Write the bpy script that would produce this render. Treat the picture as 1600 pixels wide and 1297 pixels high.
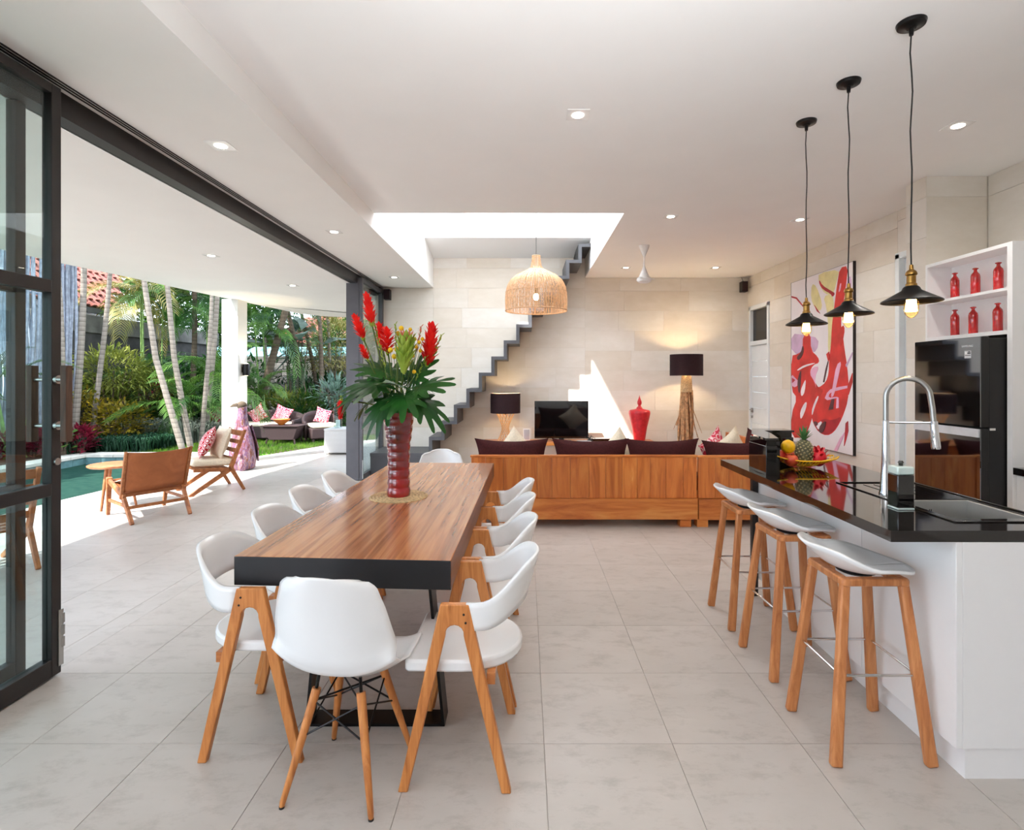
import bpy, bmesh, math, random
from math import sin, cos, pi, radians, sqrt, atan2
from mathutils import Vector, Matrix, Euler, noise as mnoise

random.seed(7)
for o in list(bpy.data.objects):
    bpy.data.objects.remove(o)
scene = bpy.context.scene
COL = scene.collection

# ------------------------------------------------------------------ camera
cam_d = bpy.data.cameras.new('camera')
cam_d.sensor_fit = 'HORIZONTAL'
cam_d.sensor_width = 36.0
cam_d.lens = 840 / 1600 * 36.0
cam_d.shift_x = -20 / 1600
cam_d.shift_y = -58.5 / 1600
cam_d.clip_start = 0.05
cam_d.clip_end = 300
cam = bpy.data.objects.new('camera', cam_d)
COL.objects.link(cam)
cam.location = (0, 0, 1.5)
cam.rotation_euler = (pi / 2, 0, 0)
scene.camera = cam

# ------------------------------------------------------------------ world, sun, exposure
world = bpy.data.worlds.new('world')
scene.world = world
world.use_nodes = True
wt = world.node_tree
wt.nodes.clear()
w_out = wt.nodes.new('ShaderNodeOutputWorld')
w_bg = wt.nodes.new('ShaderNodeBackground')
w_sky = wt.nodes.new('ShaderNodeTexSky')
w_sky.sky_type = 'HOSEK_WILKIE'
w_sky.sun_direction = Vector((-0.78, -1.0, 1.514)).normalized()
w_sky.turbidity = 6.0
w_sky.ground_albedo = 0.5
w_mix = wt.nodes.new('ShaderNodeMixRGB')
w_mix.inputs[0].default_value = 0.72
w_mix.inputs[2].default_value = (0.82, 0.93, 1.08, 1)
wt.links.new(w_sky.outputs[0], w_mix.inputs[1])
wt.links.new(w_mix.outputs[0], w_bg.inputs[0])
w_bg.inputs[1].default_value = 5.2
wt.links.new(w_bg.outputs[0], w_out.inputs[0])

sun_d = bpy.data.lights.new('sun', 'SUN')
sun_d.energy = 11.5
sun_d.angle = radians(0.8)
sun_d.color = (1.0, 0.98, 0.94)
sun = bpy.data.objects.new('sun', sun_d)
COL.objects.link(sun)
sun.rotation_euler = Vector((0.78, 1.0, -1.514)).to_track_quat('-Z', 'Y').to_euler()
sun.location = (-8, -8, 15)

def area_light(name, loc, rot, sx, sy, watts, col=(1, 1, 1)):
    d = bpy.data.lights.new(name, 'AREA')
    d.shape = 'RECTANGLE'; d.size = sx; d.size_y = sy
    d.energy = watts; d.color = col
    o = bpy.data.objects.new(name, d)
    COL.objects.link(o)
    o.location = loc; o.rotation_euler = rot
    return o

# added fill lamp behind the camera, aimed up to lighten the ceiling
area_light('ceiling_fill', (0.3, -0.4, 1.75), (radians(180 - 30), 0, 0), 1.2, 0.8, 72, (0.94, 0.975, 1.0)).data.spread = radians(105)
# added fill lamp under the shaft roof, whitening the shaft and far wall
area_light('shaft_fill', (0.2, 7.0, 5.1), (0, 0, 0), 1.5, 2.8, 85, (0.95, 0.98, 1.0))

scene.view_settings.view_transform = 'Standard'
scene.view_settings.look = 'None'
scene.view_settings.gamma = 1.0
scene.view_settings.use_curve_mapping = False
scene.view_settings.exposure = 0.32
scene.cycles.max_bounces = 14
scene.cycles.diffuse_bounces = 10
scene.cycles.transparent_max_bounces = 16
scene.cycles.sample_clamp_indirect = 6.0
scene.cycles.caustics_reflective = False
scene.cycles.caustics_refractive = False

# ------------------------------------------------------------------ materials
MATS = {}
def srgb(c):
    def f(v):
        v = v / 255.0
        return v / 12.92 if v <= 0.04045 else ((v + 0.055) / 1.055) ** 2.4
    return (f(c[0]), f(c[1]), f(c[2]), 1.0)

class NT:
    def __init__(s, name):
        s.m = bpy.data.materials.new(name)
        s.m.use_nodes = True
        s.t = s.m.node_tree
        s.b = s.t.nodes['Principled BSDF']
        MATS[name] = s.m
    def n(s, kind, **kw):
        nd = s.t.nodes.new(kind)
        for k, v in kw.items():
            setattr(nd, k, v)
        return nd
    def l(s, a, b):
        s.t.links.new(a, b)
    def coord(s, scale=(1, 1, 1), rnd=True, rot=(0, 0, 0)):
        tc = s.n('ShaderNodeTexCoord')
        mp = s.n('ShaderNodeMapping')
        mp.inputs['Scale'].default_value = scale
        mp.inputs['Rotation'].default_value = rot
        s.l(tc.outputs['Object'], mp.inputs['Vector'])
        if rnd:
            oi = s.n('ShaderNodeObjectInfo')
            mu = s.n('ShaderNodeMath', operation='MULTIPLY')
            mu.inputs[1].default_value = 37.0
            s.l(oi.outputs['Random'], mu.inputs[0])
            cb = s.n('ShaderNodeCombineXYZ')
            for i in range(3):
                s.l(mu.outputs[0], cb.inputs[i])
            s.l(cb.outputs[0], mp.inputs['Location'])
        return mp.outputs['Vector']
    def noise(s, vec, scale, detail=4, rough=0.55, dist=0.0):
        nz = s.n('ShaderNodeTexNoise')
        nz.inputs['Scale'].default_value = scale
        nz.inputs['Detail'].default_value = detail
        nz.inputs['Roughness'].default_value = rough
        nz.inputs['Distortion'].default_value = dist
        s.l(vec, nz.inputs['Vector'])
        return nz.outputs[0]
    def ramp(s, fac, stops, interp='LINEAR'):
        r = s.n('ShaderNodeValToRGB')
        r.color_ramp.interpolation = interp
        el = r.color_ramp.elements
        while len(el) < len(stops):
            el.new(0.5)
        for e, (p, c) in zip(el, stops):
            e.position = p
            e.color = c if len(c) == 4 else srgb(c)
        s.l(fac, r.inputs[0])
        return r.outputs[0]
    def bump(s, h, strength=0.2, dist=0.01):
        b = s.n('ShaderNodeBump')
        b.inputs['Strength'].default_value = strength
        b.inputs['Distance'].default_value = dist
        s.l(h, b.inputs['Height'])
        s.l(b.outputs[0], s.b.inputs['Normal'])
    def set(s, rough=0.5, metal=0.0, spec=0.5, coat=0.0, coat_rough=0.05):
        s.b.inputs['Roughness'].default_value = rough
        s.b.inputs['Metallic'].default_value = metal
        s.b.inputs['Specular IOR Level'].default_value = spec
        s.b.inputs['Coat Weight'].default_value = coat
        s.b.inputs['Coat Roughness'].default_value = coat_rough

def plain(name, c, rough=0.5, metal=0.0, spec=0.5, coat=0.0, var=0.04, scale=8, bump=0.0, rnd=0.0):
    t = NT(name)
    t.set(rough, metal, spec, coat)
    v = t.coord()
    nz = t.noise(v, scale)
    c1 = [max(0, x * (1 - var)) for x in c]; c2 = [min(255, x * (1 + var)) for x in c]
    col = t.ramp(nz, [(0.3, c1), (0.7, c2)])
    if rnd:
        oi = t.n('ShaderNodeObjectInfo')
        hs = t.n('ShaderNodeHueSaturation')
        mr = t.n('ShaderNodeMapRange')
        mr.inputs[3].default_value = 1 - rnd; mr.inputs[4].default_value = 1 + rnd
        t.l(oi.outputs['Random'], mr.inputs[0])
        t.l(mr.outputs[0], hs.inputs['Value'])
        t.l(col, hs.inputs['Color'])
        col = hs.outputs[0]
    t.l(col, t.b.inputs['Base Color'])
    if bump:
        t.bump(nz, bump)
    return t.m

def wood(name, stops, stretch, scale=6, rough=0.4, coat=0.0, rnd=0.12, dist=1.2, bump=0.05):
    t = NT(name)
    t.set(rough, 0, 0.4, coat)
    v = t.coord(stretch)
    a = t.noise(v, scale, 6, 0.6, dist)
    col = t.ramp(a, stops)
    oi = t.n('ShaderNodeObjectInfo')
    hs = t.n('ShaderNodeHueSaturation')
    mr = t.n('ShaderNodeMapRange')
    mr.inputs[3].default_value = 1 - rnd; mr.inputs[4].default_value = 1 + rnd
    t.l(oi.outputs['Random'], mr.inputs[0]); t.l(mr.outputs[0], hs.inputs['Value'])
    t.l(col, hs.inputs['Color'])
    t.l(hs.outputs[0], t.b.inputs['Base Color'])
    t.bump(a, bump)
    return t.m

def emit(name, c, strength):
    m = bpy.data.materials.new(name); m.use_nodes = True
    t = m.node_tree; t.nodes.clear()
    e = t.nodes.new('ShaderNodeEmission'); o = t.nodes.new('ShaderNodeOutputMaterial')
    e.inputs[0].default_value = srgb(c); e.inputs[1].default_value = strength
    t.links.new(e.outputs[0], o.inputs[0])
    MATS[name] = m
    return m

def clear(name, tint, ior=1.45, rough=0.0, refl=1.0):
    m = bpy.data.materials.new(name); m.use_nodes = True
    t = m.node_tree; t.nodes.clear()
    tr = t.nodes.new('ShaderNodeBsdfTransparent'); tr.inputs[0].default_value = srgb(tint)
    gl = t.nodes.new('ShaderNodeBsdfGlossy'); gl.inputs['Roughness'].default_value = rough
    gl.inputs[0].default_value = (refl, refl, refl, 1)
    lw = t.nodes.new('ShaderNodeLayerWeight'); lw.inputs[0].default_value = 0.5
    pw = t.nodes.new('ShaderNodeMath'); pw.operation = 'POWER'; pw.inputs[1].default_value = 4.0
    fr = t.nodes.new('ShaderNodeMapRange'); f0 = ((ior - 1) / (ior + 1)) ** 2; fr.inputs[3].default_value = f0; fr.inputs[4].default_value = 0.9
    t.links.new(lw.outputs['Facing'], pw.inputs[0]); t.links.new(pw.outputs[0], fr.inputs[0])
    mx = t.nodes.new('ShaderNodeMixShader'); o = t.nodes.new('ShaderNodeOutputMaterial')
    t.links.new(fr.outputs[0], mx.inputs[0]); t.links.new(tr.outputs[0], mx.inputs[1])
    t.links.new(gl.outputs[0], mx.inputs[2]); t.links.new(mx.outputs[0], o.inputs[0])
    MATS[name] = m
    return m

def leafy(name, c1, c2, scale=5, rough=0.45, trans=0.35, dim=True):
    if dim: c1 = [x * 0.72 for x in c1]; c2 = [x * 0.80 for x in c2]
    t = NT(name)
    t.set(rough, 0, 0.35)
    v = t.coord()
    nz = t.noise(v, scale, 3)
    col = t.ramp(nz, [(0.35, c1), (0.65, c2)])
    t.l(col, t.b.inputs['Base Color'])
    tr = t.n('ShaderNodeBsdfTranslucent')
    t.l(col, tr.inputs[0])
    mx = t.n('ShaderNodeMixShader'); mx.inputs[0].default_value = trans
    out = t.t.nodes['Material Output']
    t.l(t.b.outputs[0], mx.inputs[1]); t.l(tr.outputs[0], mx.inputs[2]); t.l(mx.outputs[0], out.inputs[0])
    return t.m

plain('ceiling_paint', (242, 242, 242), 0.85, var=0.006, scale=2)
plain('beam_paint', (242, 242, 240), 0.8, var=0.006, scale=2)
plain('shaft_paint', (248, 248, 248), 0.8, var=0.005, scale=2)

# floor tile: pale grey beige cement with fine scuffs
def tile_mat(name, ca, cb):
    t = NT(name); t.set(0.34, 0, 0.4)
    tc = t.n('ShaderNodeTexCoord')
    gm = t.n('ShaderNodeNewGeometry')
    mp = t.n('ShaderNodeMapping'); mp.inputs['Scale'].default_value = (1, 1.9, 1)
    t.l(gm.outputs['Position'], mp.inputs['Vector'])
    oi = t.n('ShaderNodeObjectInfo')
    va = t.n('ShaderNodeVectorMath', operation='ADD')
    cbx = t.n('ShaderNodeCombineXYZ'); mu = t.n('ShaderNodeMath', operation='MULTIPLY'); mu.inputs[1].default_value = 50
    t.l(oi.outputs['Random'], mu.inputs[0]); t.l(mu.outputs[0], cbx.inputs[2])
    t.l(mp.outputs[0], va.inputs[0]); t.l(cbx.outputs[0], va.inputs[1])
    n1 = t.noise(va.outputs[0], 1.6, 5, 0.6)
    n2 = t.noise(va.outputs[0], 6.5, 7, 0.72, 0.15)
    c1 = t.ramp(n1, [(0.3, ca), (0.7, cb)])
    c2 = t.ramp(n2, [(0.30, (176, 170, 162)), (0.50, (255, 255, 255))])
    mx = t.n('ShaderNodeMixRGB', blend_type='MULTIPLY'); mx.inputs[0].default_value = 0.36
    t.l(c1, mx.inputs[1]); t.l(c2, mx.inputs[2]); t.l(mx.outputs[0], t.b.inputs['Base Color'])
    rr = t.n('ShaderNodeMapRange'); rr.inputs[3].default_value = 0.28; rr.inputs[4].default_value = 0.42
    t.l(n2, rr.inputs[0]); t.l(rr.outputs[0], t.b.inputs['Roughness'])
    t.bump(n2, 0.03)
tile_mat('floor_tile', (178, 171, 164), (190, 183, 177))
tile_mat('terrace_tile', (178, 172, 166), (190, 184, 179))
plain('grout', (168, 161, 153), 0.8)

# limestone cladding block
t = NT('limestone'); t.set(0.72, 0, 0.3)
v = t.coord((1, 1, 2.2))
a = t.noise(v, 3.0, 7, 0.65)
ca = t.ramp(a, [(0.28, (222, 216, 206)), (0.55, (228, 223, 215)), (0.75, (233, 229, 223))])
oi = t.n('ShaderNodeObjectInfo')
rc = t.ramp(oi.outputs['Random'], [(0.0, (246, 241, 234)), (0.5, (252, 251, 249)), (1.0, (255, 255, 255))])
mx = t.n('ShaderNodeMixRGB', blend_type='MULTIPLY'); mx.inputs[0].default_value = 1
t.l(ca, mx.inputs[1]); t.l(rc, mx.inputs[2]); t.l(mx.outputs[0], t.b.inputs['Base Color'])
t.bump(a, 0.12, 0.004)
plain('mortar', (208, 201, 190), 0.9)

plain('black_frame', (36, 32, 31), 0.42, 0.2, var=0.05)
plain('grey_frame', (88, 87, 92), 0.45, 0.2, var=0.04)
plain('stair_steel', (78, 79, 84), 0.5, 0.1, var=0.05)
plain('white_lacquer', (240, 240, 240), 0.22, 0, 0.5, var=0.004)
plain('white_plastic', (238, 239, 240), 0.24, 0, 0.5, coat=0.25, var=0.004)
plain('cabinet_white', (236, 235, 235), 0.3, 0, 0.5, var=0.004)
plain('door_white', (226, 231, 233), 0.45, var=0.01)
plain('black_gloss', (12, 11, 12), 0.035, 0, 0.6, coat=0.5)
plain('granite', (22, 18, 18), 0.05, 0, 0.55, coat=0.4, var=0.3, scale=160)
plain('fridge_glass', (132, 135, 141), 0.04, 1.0, var=0.0)
plain('sink_steel', (190, 190, 188), 0.38, 0.7)
plain('black_matt', (16, 15, 16), 0.55)
plain('black_metal', (22, 20, 20), 0.35, 0.6)
plain('ebony_paint', (24, 24, 27), 0.45, 0, 0.4, var=0.15, scale=12)
plain('chrome', (225, 227, 230), 0.07, 1.0)
plain('brushed_steel', (178, 178, 176), 0.28, 1.0, var=0.03)
plain('aluminium', (170, 168, 168), 0.3, 1.0)
plain('brass', (165, 125, 66), 0.28, 1.0, var=0.1)
plain('maroon_fabric', (62, 26, 27), 0.9, 0, 0.2, var=0.15, scale=60, bump=0.15)
plain('cream_fabric', (226, 214, 192), 0.9, 0, 0.2, var=0.04, scale=50, bump=0.15)
plain('grey_cushion', (186, 182, 170), 0.9, 0, 0.2, var=0.04, scale=50, bump=0.15)
plain('shade_fabric', (46, 30, 33), 0.85, 0, 0.2, var=0.08, scale=80)
plain('shade_inner', (240, 226, 205), 0.8)
plain('red_glass', (190, 22, 22), 0.12, 0, 0.6, coat=0.6, var=0.1)
plain('red_vase', (193, 38, 48), 0.38, 0, 0.4, var=0.12, scale=14, bump=0.05)
plain('wall_garden', (98, 96, 92), 0.95, var=0.22, scale=2.5, bump=0.3)
plain('wall_dark', (66, 64, 63), 0.95, var=0.22, scale=3, bump=0.3)
plain('soil', (64, 52, 40), 1.0, var=0.2, scale=9, bump=0.3)
plain('coping', (205, 201, 190), 0.6, var=0.03)
plain('painted_stick', (158, 164, 178), 0.75, var=0.14, scale=12, bump=0.25, rnd=0.18)
plain('turquoise_paint', (150, 205, 214), 0.6)
plain('house_white', (240, 240, 236), 0.8)
plain('clay_tile', (140, 80, 68), 0.8, var=0.25, scale=6, rnd=0.2)
plain('column_paint', (214, 214, 207), 0.75, var=0.01)
plain('wicker_white', (225, 226, 226), 0.6, bump=0.0)
def trunk(name, c1, c2, c3):
    t = NT(name); t.set(0.9, 0, 0.2)
    v = t.coord((1, 1, 1))
    w = t.n('ShaderNodeTexWave', wave_type='BANDS', bands_direction='Z', wave_profile='SAW')
    w.inputs['Scale'].default_value = 3.2; w.inputs['Distortion'].default_value = 1.2; w.inputs['Detail'].default_value = 2
    t.l(v, w.inputs[0])
    a = t.noise(v, 9, 5)
    mx = t.n('ShaderNodeMixRGB'); mx.inputs[0].default_value = 0.4
    t.l(t.ramp(w.outputs['Fac'], [(0.0, c1), (0.22, c2), (1.0, c3)]), mx.inputs[1])
    t.l(t.ramp(a, [(0.35, c2), (0.65, c3)]), mx.inputs[2])
    t.l(mx.outputs[0], t.b.inputs['Base Color']); t.bump(w.outputs['Fac'], 0.4, 0.01)
trunk('trunk_pale', (70, 60, 52), (122, 112, 102), (152, 143, 132))
trunk('trunk_dark', (50, 42, 34), (86, 74, 62), (108, 95, 80))
plain('trunk_ring', (132, 118, 100), 0.95, var=0.2)
plain('cane_green', (120, 150, 82), 0.6, var=0.2)
plain('driftwood', (176, 136, 98), 0.9, var=0.25, scale=20, bump=0.3)
plain('bound_rope', (186, 158, 118), 0.9, var=0.2, scale=60, bump=0.4)
plain('pale_dowel', (222, 180, 130), 0.5, var=0.08)
plain('rattan', (208, 168, 128), 0.6, var=0.12, scale=30)
plain('lemon_skin', (246, 190, 12), 0.35, var=0.06, scale=40, bump=0.1)
plain('yellow_wire', (248, 196, 20), 0.4)
plain('dragon_skin', (205, 24, 44), 0.4, var=0.15)
plain('pine_skin', (84, 84, 60), 0.55, var=0.35, scale=40)
plain('pine_eye', (170, 160, 120), 0.5, var=0.2)
plain('pine_leaf', (70, 118, 66), 0.5, var=0.2)
plain('orange_glaze', (206, 118, 40), 0.25, coat=0.5)
plain('white_ceramic', (238, 238, 236), 0.3)
plain('rubber', (20, 20, 20), 0.7)
plain('book_grey', (176, 176, 182), 0.6)
plain('paper', (235, 233, 228), 0.7)
plain('logo_white', (225, 228, 232), 0.4)
plain('sticker_grey', (196, 198, 202), 0.5)
plain('soap_clear', (205, 222, 216), 0.1, 0, 0.6, coat=0.5)
plain('canvas_white', (238, 233, 236), 0.7, var=0.02, scale=3)
plain('canvas_side', (36, 24, 24), 0.6)
plain('hole_dark', (30, 20, 14), 0.8)
plain('fan_white', (232, 232, 232), 0.35)

t = NT('apple_skin'); t.set(0.3, 0, 0.5, 0.3)
v = t.coord(); a = t.noise(v, 9, 4)
t.l(t.ramp(a, [(0.35, (200, 44, 34)), (0.6, (226, 96, 54)), (0.75, (238, 176, 84))]), t.b.inputs['Base Color'])

wood('table_top_wood', [(0.26, (124, 74, 48)), (0.44, (180, 116, 72)), (0.58, (200, 138, 90)), (0.76, (216, 162, 114))],
     (8, 0.45, 8), 1.5, rough=0.2, coat=0.3, dist=0.7, rnd=0.0, bump=0.0)
def table_streaks():
    m = MATS['table_top_wood']; t = m.node_tree
    b = t.nodes['Principled BSDF']
    src = b.inputs['Base Color'].links[0].from_socket
    tc = t.nodes.new('ShaderNodeTexCoord'); mp = t.nodes.new('ShaderNodeMapping'); mp.inputs['Scale'].default_value = (26, 0.7, 26)
    nz = t.nodes.new('ShaderNodeTexNoise'); nz.inputs['Scale'].default_value = 1.3; nz.inputs['Detail'].default_value = 5; nz.inputs['Distortion'].default_value = .5
    rp = t.nodes.new('ShaderNodeValToRGB'); rp.color_ramp.elements[0].position = .38; rp.color_ramp.elements[0].color = srgb((176, 140, 116)); rp.color_ramp.elements[1].position = .56; rp.color_ramp.elements[1].color = (1, 1, 1, 1)
    mx = t.nodes.new('ShaderNodeMixRGB'); mx.blend_type = 'MULTIPLY'; mx.inputs[0].default_value = .6
    t.links.new(tc.outputs['Object'], mp.inputs[0]); t.links.new(mp.outputs[0], nz.inputs['Vector']); t.links.new(nz.outputs[0], rp.inputs[0])
    t.links.new(src, mx.inputs[1]); t.links.new(rp.outputs[0], mx.inputs[2]); t.links.new(mx.outputs[0], b.inputs['Base Color'])
table_streaks()
wood('teak_side', [(0.32, (96, 56, 38)), (0.6, (128, 80, 56))], (6, 0.5, 6), 2, rough=0.4, rnd=0.05)
wood('oak_leg', [(0.32, (158, 94, 46)), (0.5, (186, 118, 62)), (0.7, (206, 140, 80))], (14, 14, 1.4), 2.0, rough=0.36, rnd=0.05)
wood('oak_leg_x', [(0.32, (150, 88, 42)), (0.5, (178, 110, 58)), (0.7, (198, 132, 74))], (1.4, 14, 14), 2.0, rough=0.36, rnd=0.05)
wood('stool_wood', [(0.32, (162, 98, 56)), (0.5, (186, 120, 72)), (0.7, (204, 140, 90))], (14, 14, 1.6), 2.0, rough=0.38, rnd=0.05)
wood('sofa_plank', [(0.30, (168, 88, 38)), (0.5, (202, 116, 54)), (0.68, (218, 140, 70)), (0.8, (238, 192, 122))], (5, 5, 0.7), 2.2, rough=0.32, coat=0.15, rnd=0.13)
wood('sofa_rail', [(0.30, (172, 90, 38)), (0.5, (204, 120, 56)), (0.7, (222, 150, 78))], (0.6, 5, 5), 2.4, rough=0.32, coat=0.15, rnd=0.05)
wood('garden_chair_wood', [(0.32, (128, 74, 42)), (0.5, (158, 98, 58)), (0.7, (184, 124, 78))], (6, 6, 6), 2.0, rough=0.45, rnd=0.05)
wood('handle_wood', [(0.32, (66, 46, 36)), (0.7, (98, 70, 54))], (10, 10, 1), 3.0, rough=0.5)
wood('leather_tan', [(0.3, (146, 84, 46)), (0.6, (166, 98, 56)), (0.8, (178, 112, 68))], (3, 3, 3), 1.6, rough=0.5, rnd=0.0, bump=0.1)

# wicker (fine woven relief)
def wicker(name, c1, c2):
    t = NT(name); t.set(0.6, 0, 0.4)
    v = t.coord(rnd=False)
    w1 = t.n('ShaderNodeTexWave', wave_type='BANDS', bands_direction='Z'); w1.inputs['Scale'].default_value = 22
    w2 = t.n('ShaderNodeTexWave', wave_type='BANDS', bands_direction='DIAGONAL'); w2.inputs['Scale'].default_value = 26
    t.l(v, w1.inputs[0]); t.l(v, w2.inputs[0])
    m = t.n('ShaderNodeMath', operation='MULTIPLY'); t.l(w1.outputs['Fac'], m.inputs[0]); t.l(w2.outputs['Fac'], m.inputs[1])
    t.l(t.ramp(m.outputs[0], [(0.0, c1), (0.7, c2)]), t.b.inputs['Base Color'])
    t.bump(m.outputs[0], 0.5, 0.01)
wicker('wicker_brown', (46, 32, 32), (84, 62, 62))
wicker('wicker_pale', (190, 190, 192), (236, 236, 236))

# ring pattern textile
def rings(name, base, light, scale):
    t = NT(name); t.set(0.9, 0, 0.2)
    v = t.coord(rnd=False)
    vo = t.n('ShaderNodeTexVoronoi'); vo.inputs['Scale'].default_value = scale; vo.inputs['Randomness'].default_value = 0.25
    t.l(v, vo.inputs['Vector'])
    t.l(t.ramp(vo.outputs['Distance'], [(0.0, base), (0.16, light), (0.22, light), (0.28, base), (0.40, base), (0.47, light), (0.6, base)], 'LINEAR'), t.b.inputs['Base Color'])
rings('ring_textile', (176, 20, 34), (240, 220, 222), 15)
rings('ring_textile_pink', (206, 60, 84), (244, 222, 226), 13)

# multi-coloured washed paint of the carved bird
t = NT('washed_paint'); t.set(0.55, 0, 0.4)
v = t.coord((3, 3, 0.7), rnd=False)
a = t.noise(v, 5, 6, 0.65, 1.5)
t.l(t.ramp(a, [(0.28, (50, 34, 46)), (0.40, (104, 56, 60)), (0.46, (132, 82, 90)), (0.50, (88, 68, 116)), (0.55, (166, 136, 138)), (0.60, (118, 56, 42)), (0.72, (92, 108, 70))]), t.b.inputs['Base Color'])
t.bump(a, 0.3, 0.01)

# pool
plain('pool_wall', (128, 250, 246), 0.5, var=0.06)
plain('pool_band', (96, 128, 130), 0.4, var=0.12)
t = NT('pool_water')
t.t.nodes.remove(t.b)
tr = t.n('ShaderNodeBsdfTransparent'); tr.inputs[0].default_value = srgb((150, 240, 238))
gl = t.n('ShaderNodeBsdfGlossy'); gl.inputs['Roughness'].default_value = 0.03
lw = t.n('ShaderNodeLayerWeight'); lw.inputs[0].default_value = 0.5
pw = t.n('ShaderNodeMath', operation='POWER'); pw.inputs[1].default_value = 4.5; t.l(lw.outputs['Facing'], pw.inputs[0])
fr = t.n('ShaderNodeMapRange'); fr.inputs[3].default_value = 0.02; fr.inputs[4].default_value = 0.32; t.l(pw.outputs[0], fr.inputs[0])
mx = t.n('ShaderNodeMixShader')
v = t.coord(rnd=False); a = t.noise(v, 5, 3)
bp = t.n('ShaderNodeBump'); bp.inputs['Strength'].default_value = 0.15; bp.inputs['Distance'].default_value = 0.02
t.l(a, bp.inputs['Height']); t.l(bp.outputs[0], gl.inputs['Normal'])
t.l(fr.outputs[0], mx.inputs[0]); t.l(tr.outputs[0], mx.inputs[1]); t.l(gl.outputs[0], mx.inputs[2])
t.l(mx.outputs[0], t.t.nodes['Material Output'].inputs[0])

clear('window_glass', (236, 244, 243), 1.45)
clear('transom_glass', (96, 92, 90), 1.5)
clear('bulb_glass', (255, 236, 200), 1.3)
emit('bulb_glow', (255, 206, 130), 28)
emit('bulb_glow_soft', (255, 236, 206), 14)
emit('downlight_glow', (255, 244, 226), 9)

# red art-glass vase with dark ripples
t = NT('ruby_glass'); t.set(0.08, 0, 0.7, 0.8)
v = t.coord((1, 1, .5), rnd=False)
a = t.noise(v, 7, 3)
t.l(t.ramp(a, [(0.3, (84, 4, 12)), (0.5, (128, 8, 18)), (0.7, (168, 12, 24))]), t.b.inputs['Base Color'])

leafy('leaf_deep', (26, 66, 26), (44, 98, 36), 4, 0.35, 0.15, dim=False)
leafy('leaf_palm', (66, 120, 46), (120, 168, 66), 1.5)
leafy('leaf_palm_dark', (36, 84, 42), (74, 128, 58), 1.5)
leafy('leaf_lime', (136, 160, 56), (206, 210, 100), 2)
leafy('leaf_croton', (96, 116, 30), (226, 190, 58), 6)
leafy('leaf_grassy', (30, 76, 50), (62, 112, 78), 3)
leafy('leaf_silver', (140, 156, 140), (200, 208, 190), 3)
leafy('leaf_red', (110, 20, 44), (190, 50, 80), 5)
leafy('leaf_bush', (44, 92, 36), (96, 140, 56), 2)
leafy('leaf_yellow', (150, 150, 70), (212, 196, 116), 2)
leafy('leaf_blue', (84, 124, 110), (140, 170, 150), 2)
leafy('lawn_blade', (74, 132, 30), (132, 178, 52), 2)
leafy('bract_red', (226, 20, 26), (255, 60, 48), 8, 0.4, 0.2, dim=False)
leafy('bract_green', (130, 160, 50), (190, 204, 90), 8, 0.4, 0.2, dim=False)
leafy('bract_pink', (206, 90, 90), (232, 150, 110), 8, 0.4, 0.2, dim=False)
plain('bloom_yellow', (246, 190, 20), 0.7, var=0.1)
leafy('stem_green', (82, 112, 52), (140, 158, 84), 10, dim=False)
plain('lawn_ground', (92, 140, 44), 1.0, var=0.15, scale=12, bump=0.3)
plain('paint_red', (208, 56, 52), 0.6, var=0.10, scale=5)
plain('paint_crimson', (176, 40, 50), 0.6, var=0.12, scale=5)
plain('paint_pink', (230, 178, 206), 0.6, var=0.06, scale=5)
plain('paint_lilac', (206, 176, 206), 0.6, var=0.06)
plain('paint_yellow', (228, 218, 160), 0.6, var=0.05)
plain('paint_dark', (92, 54, 58), 0.6, var=0.2)
plain('paint_white', (240, 234, 240), 0.6)

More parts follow.
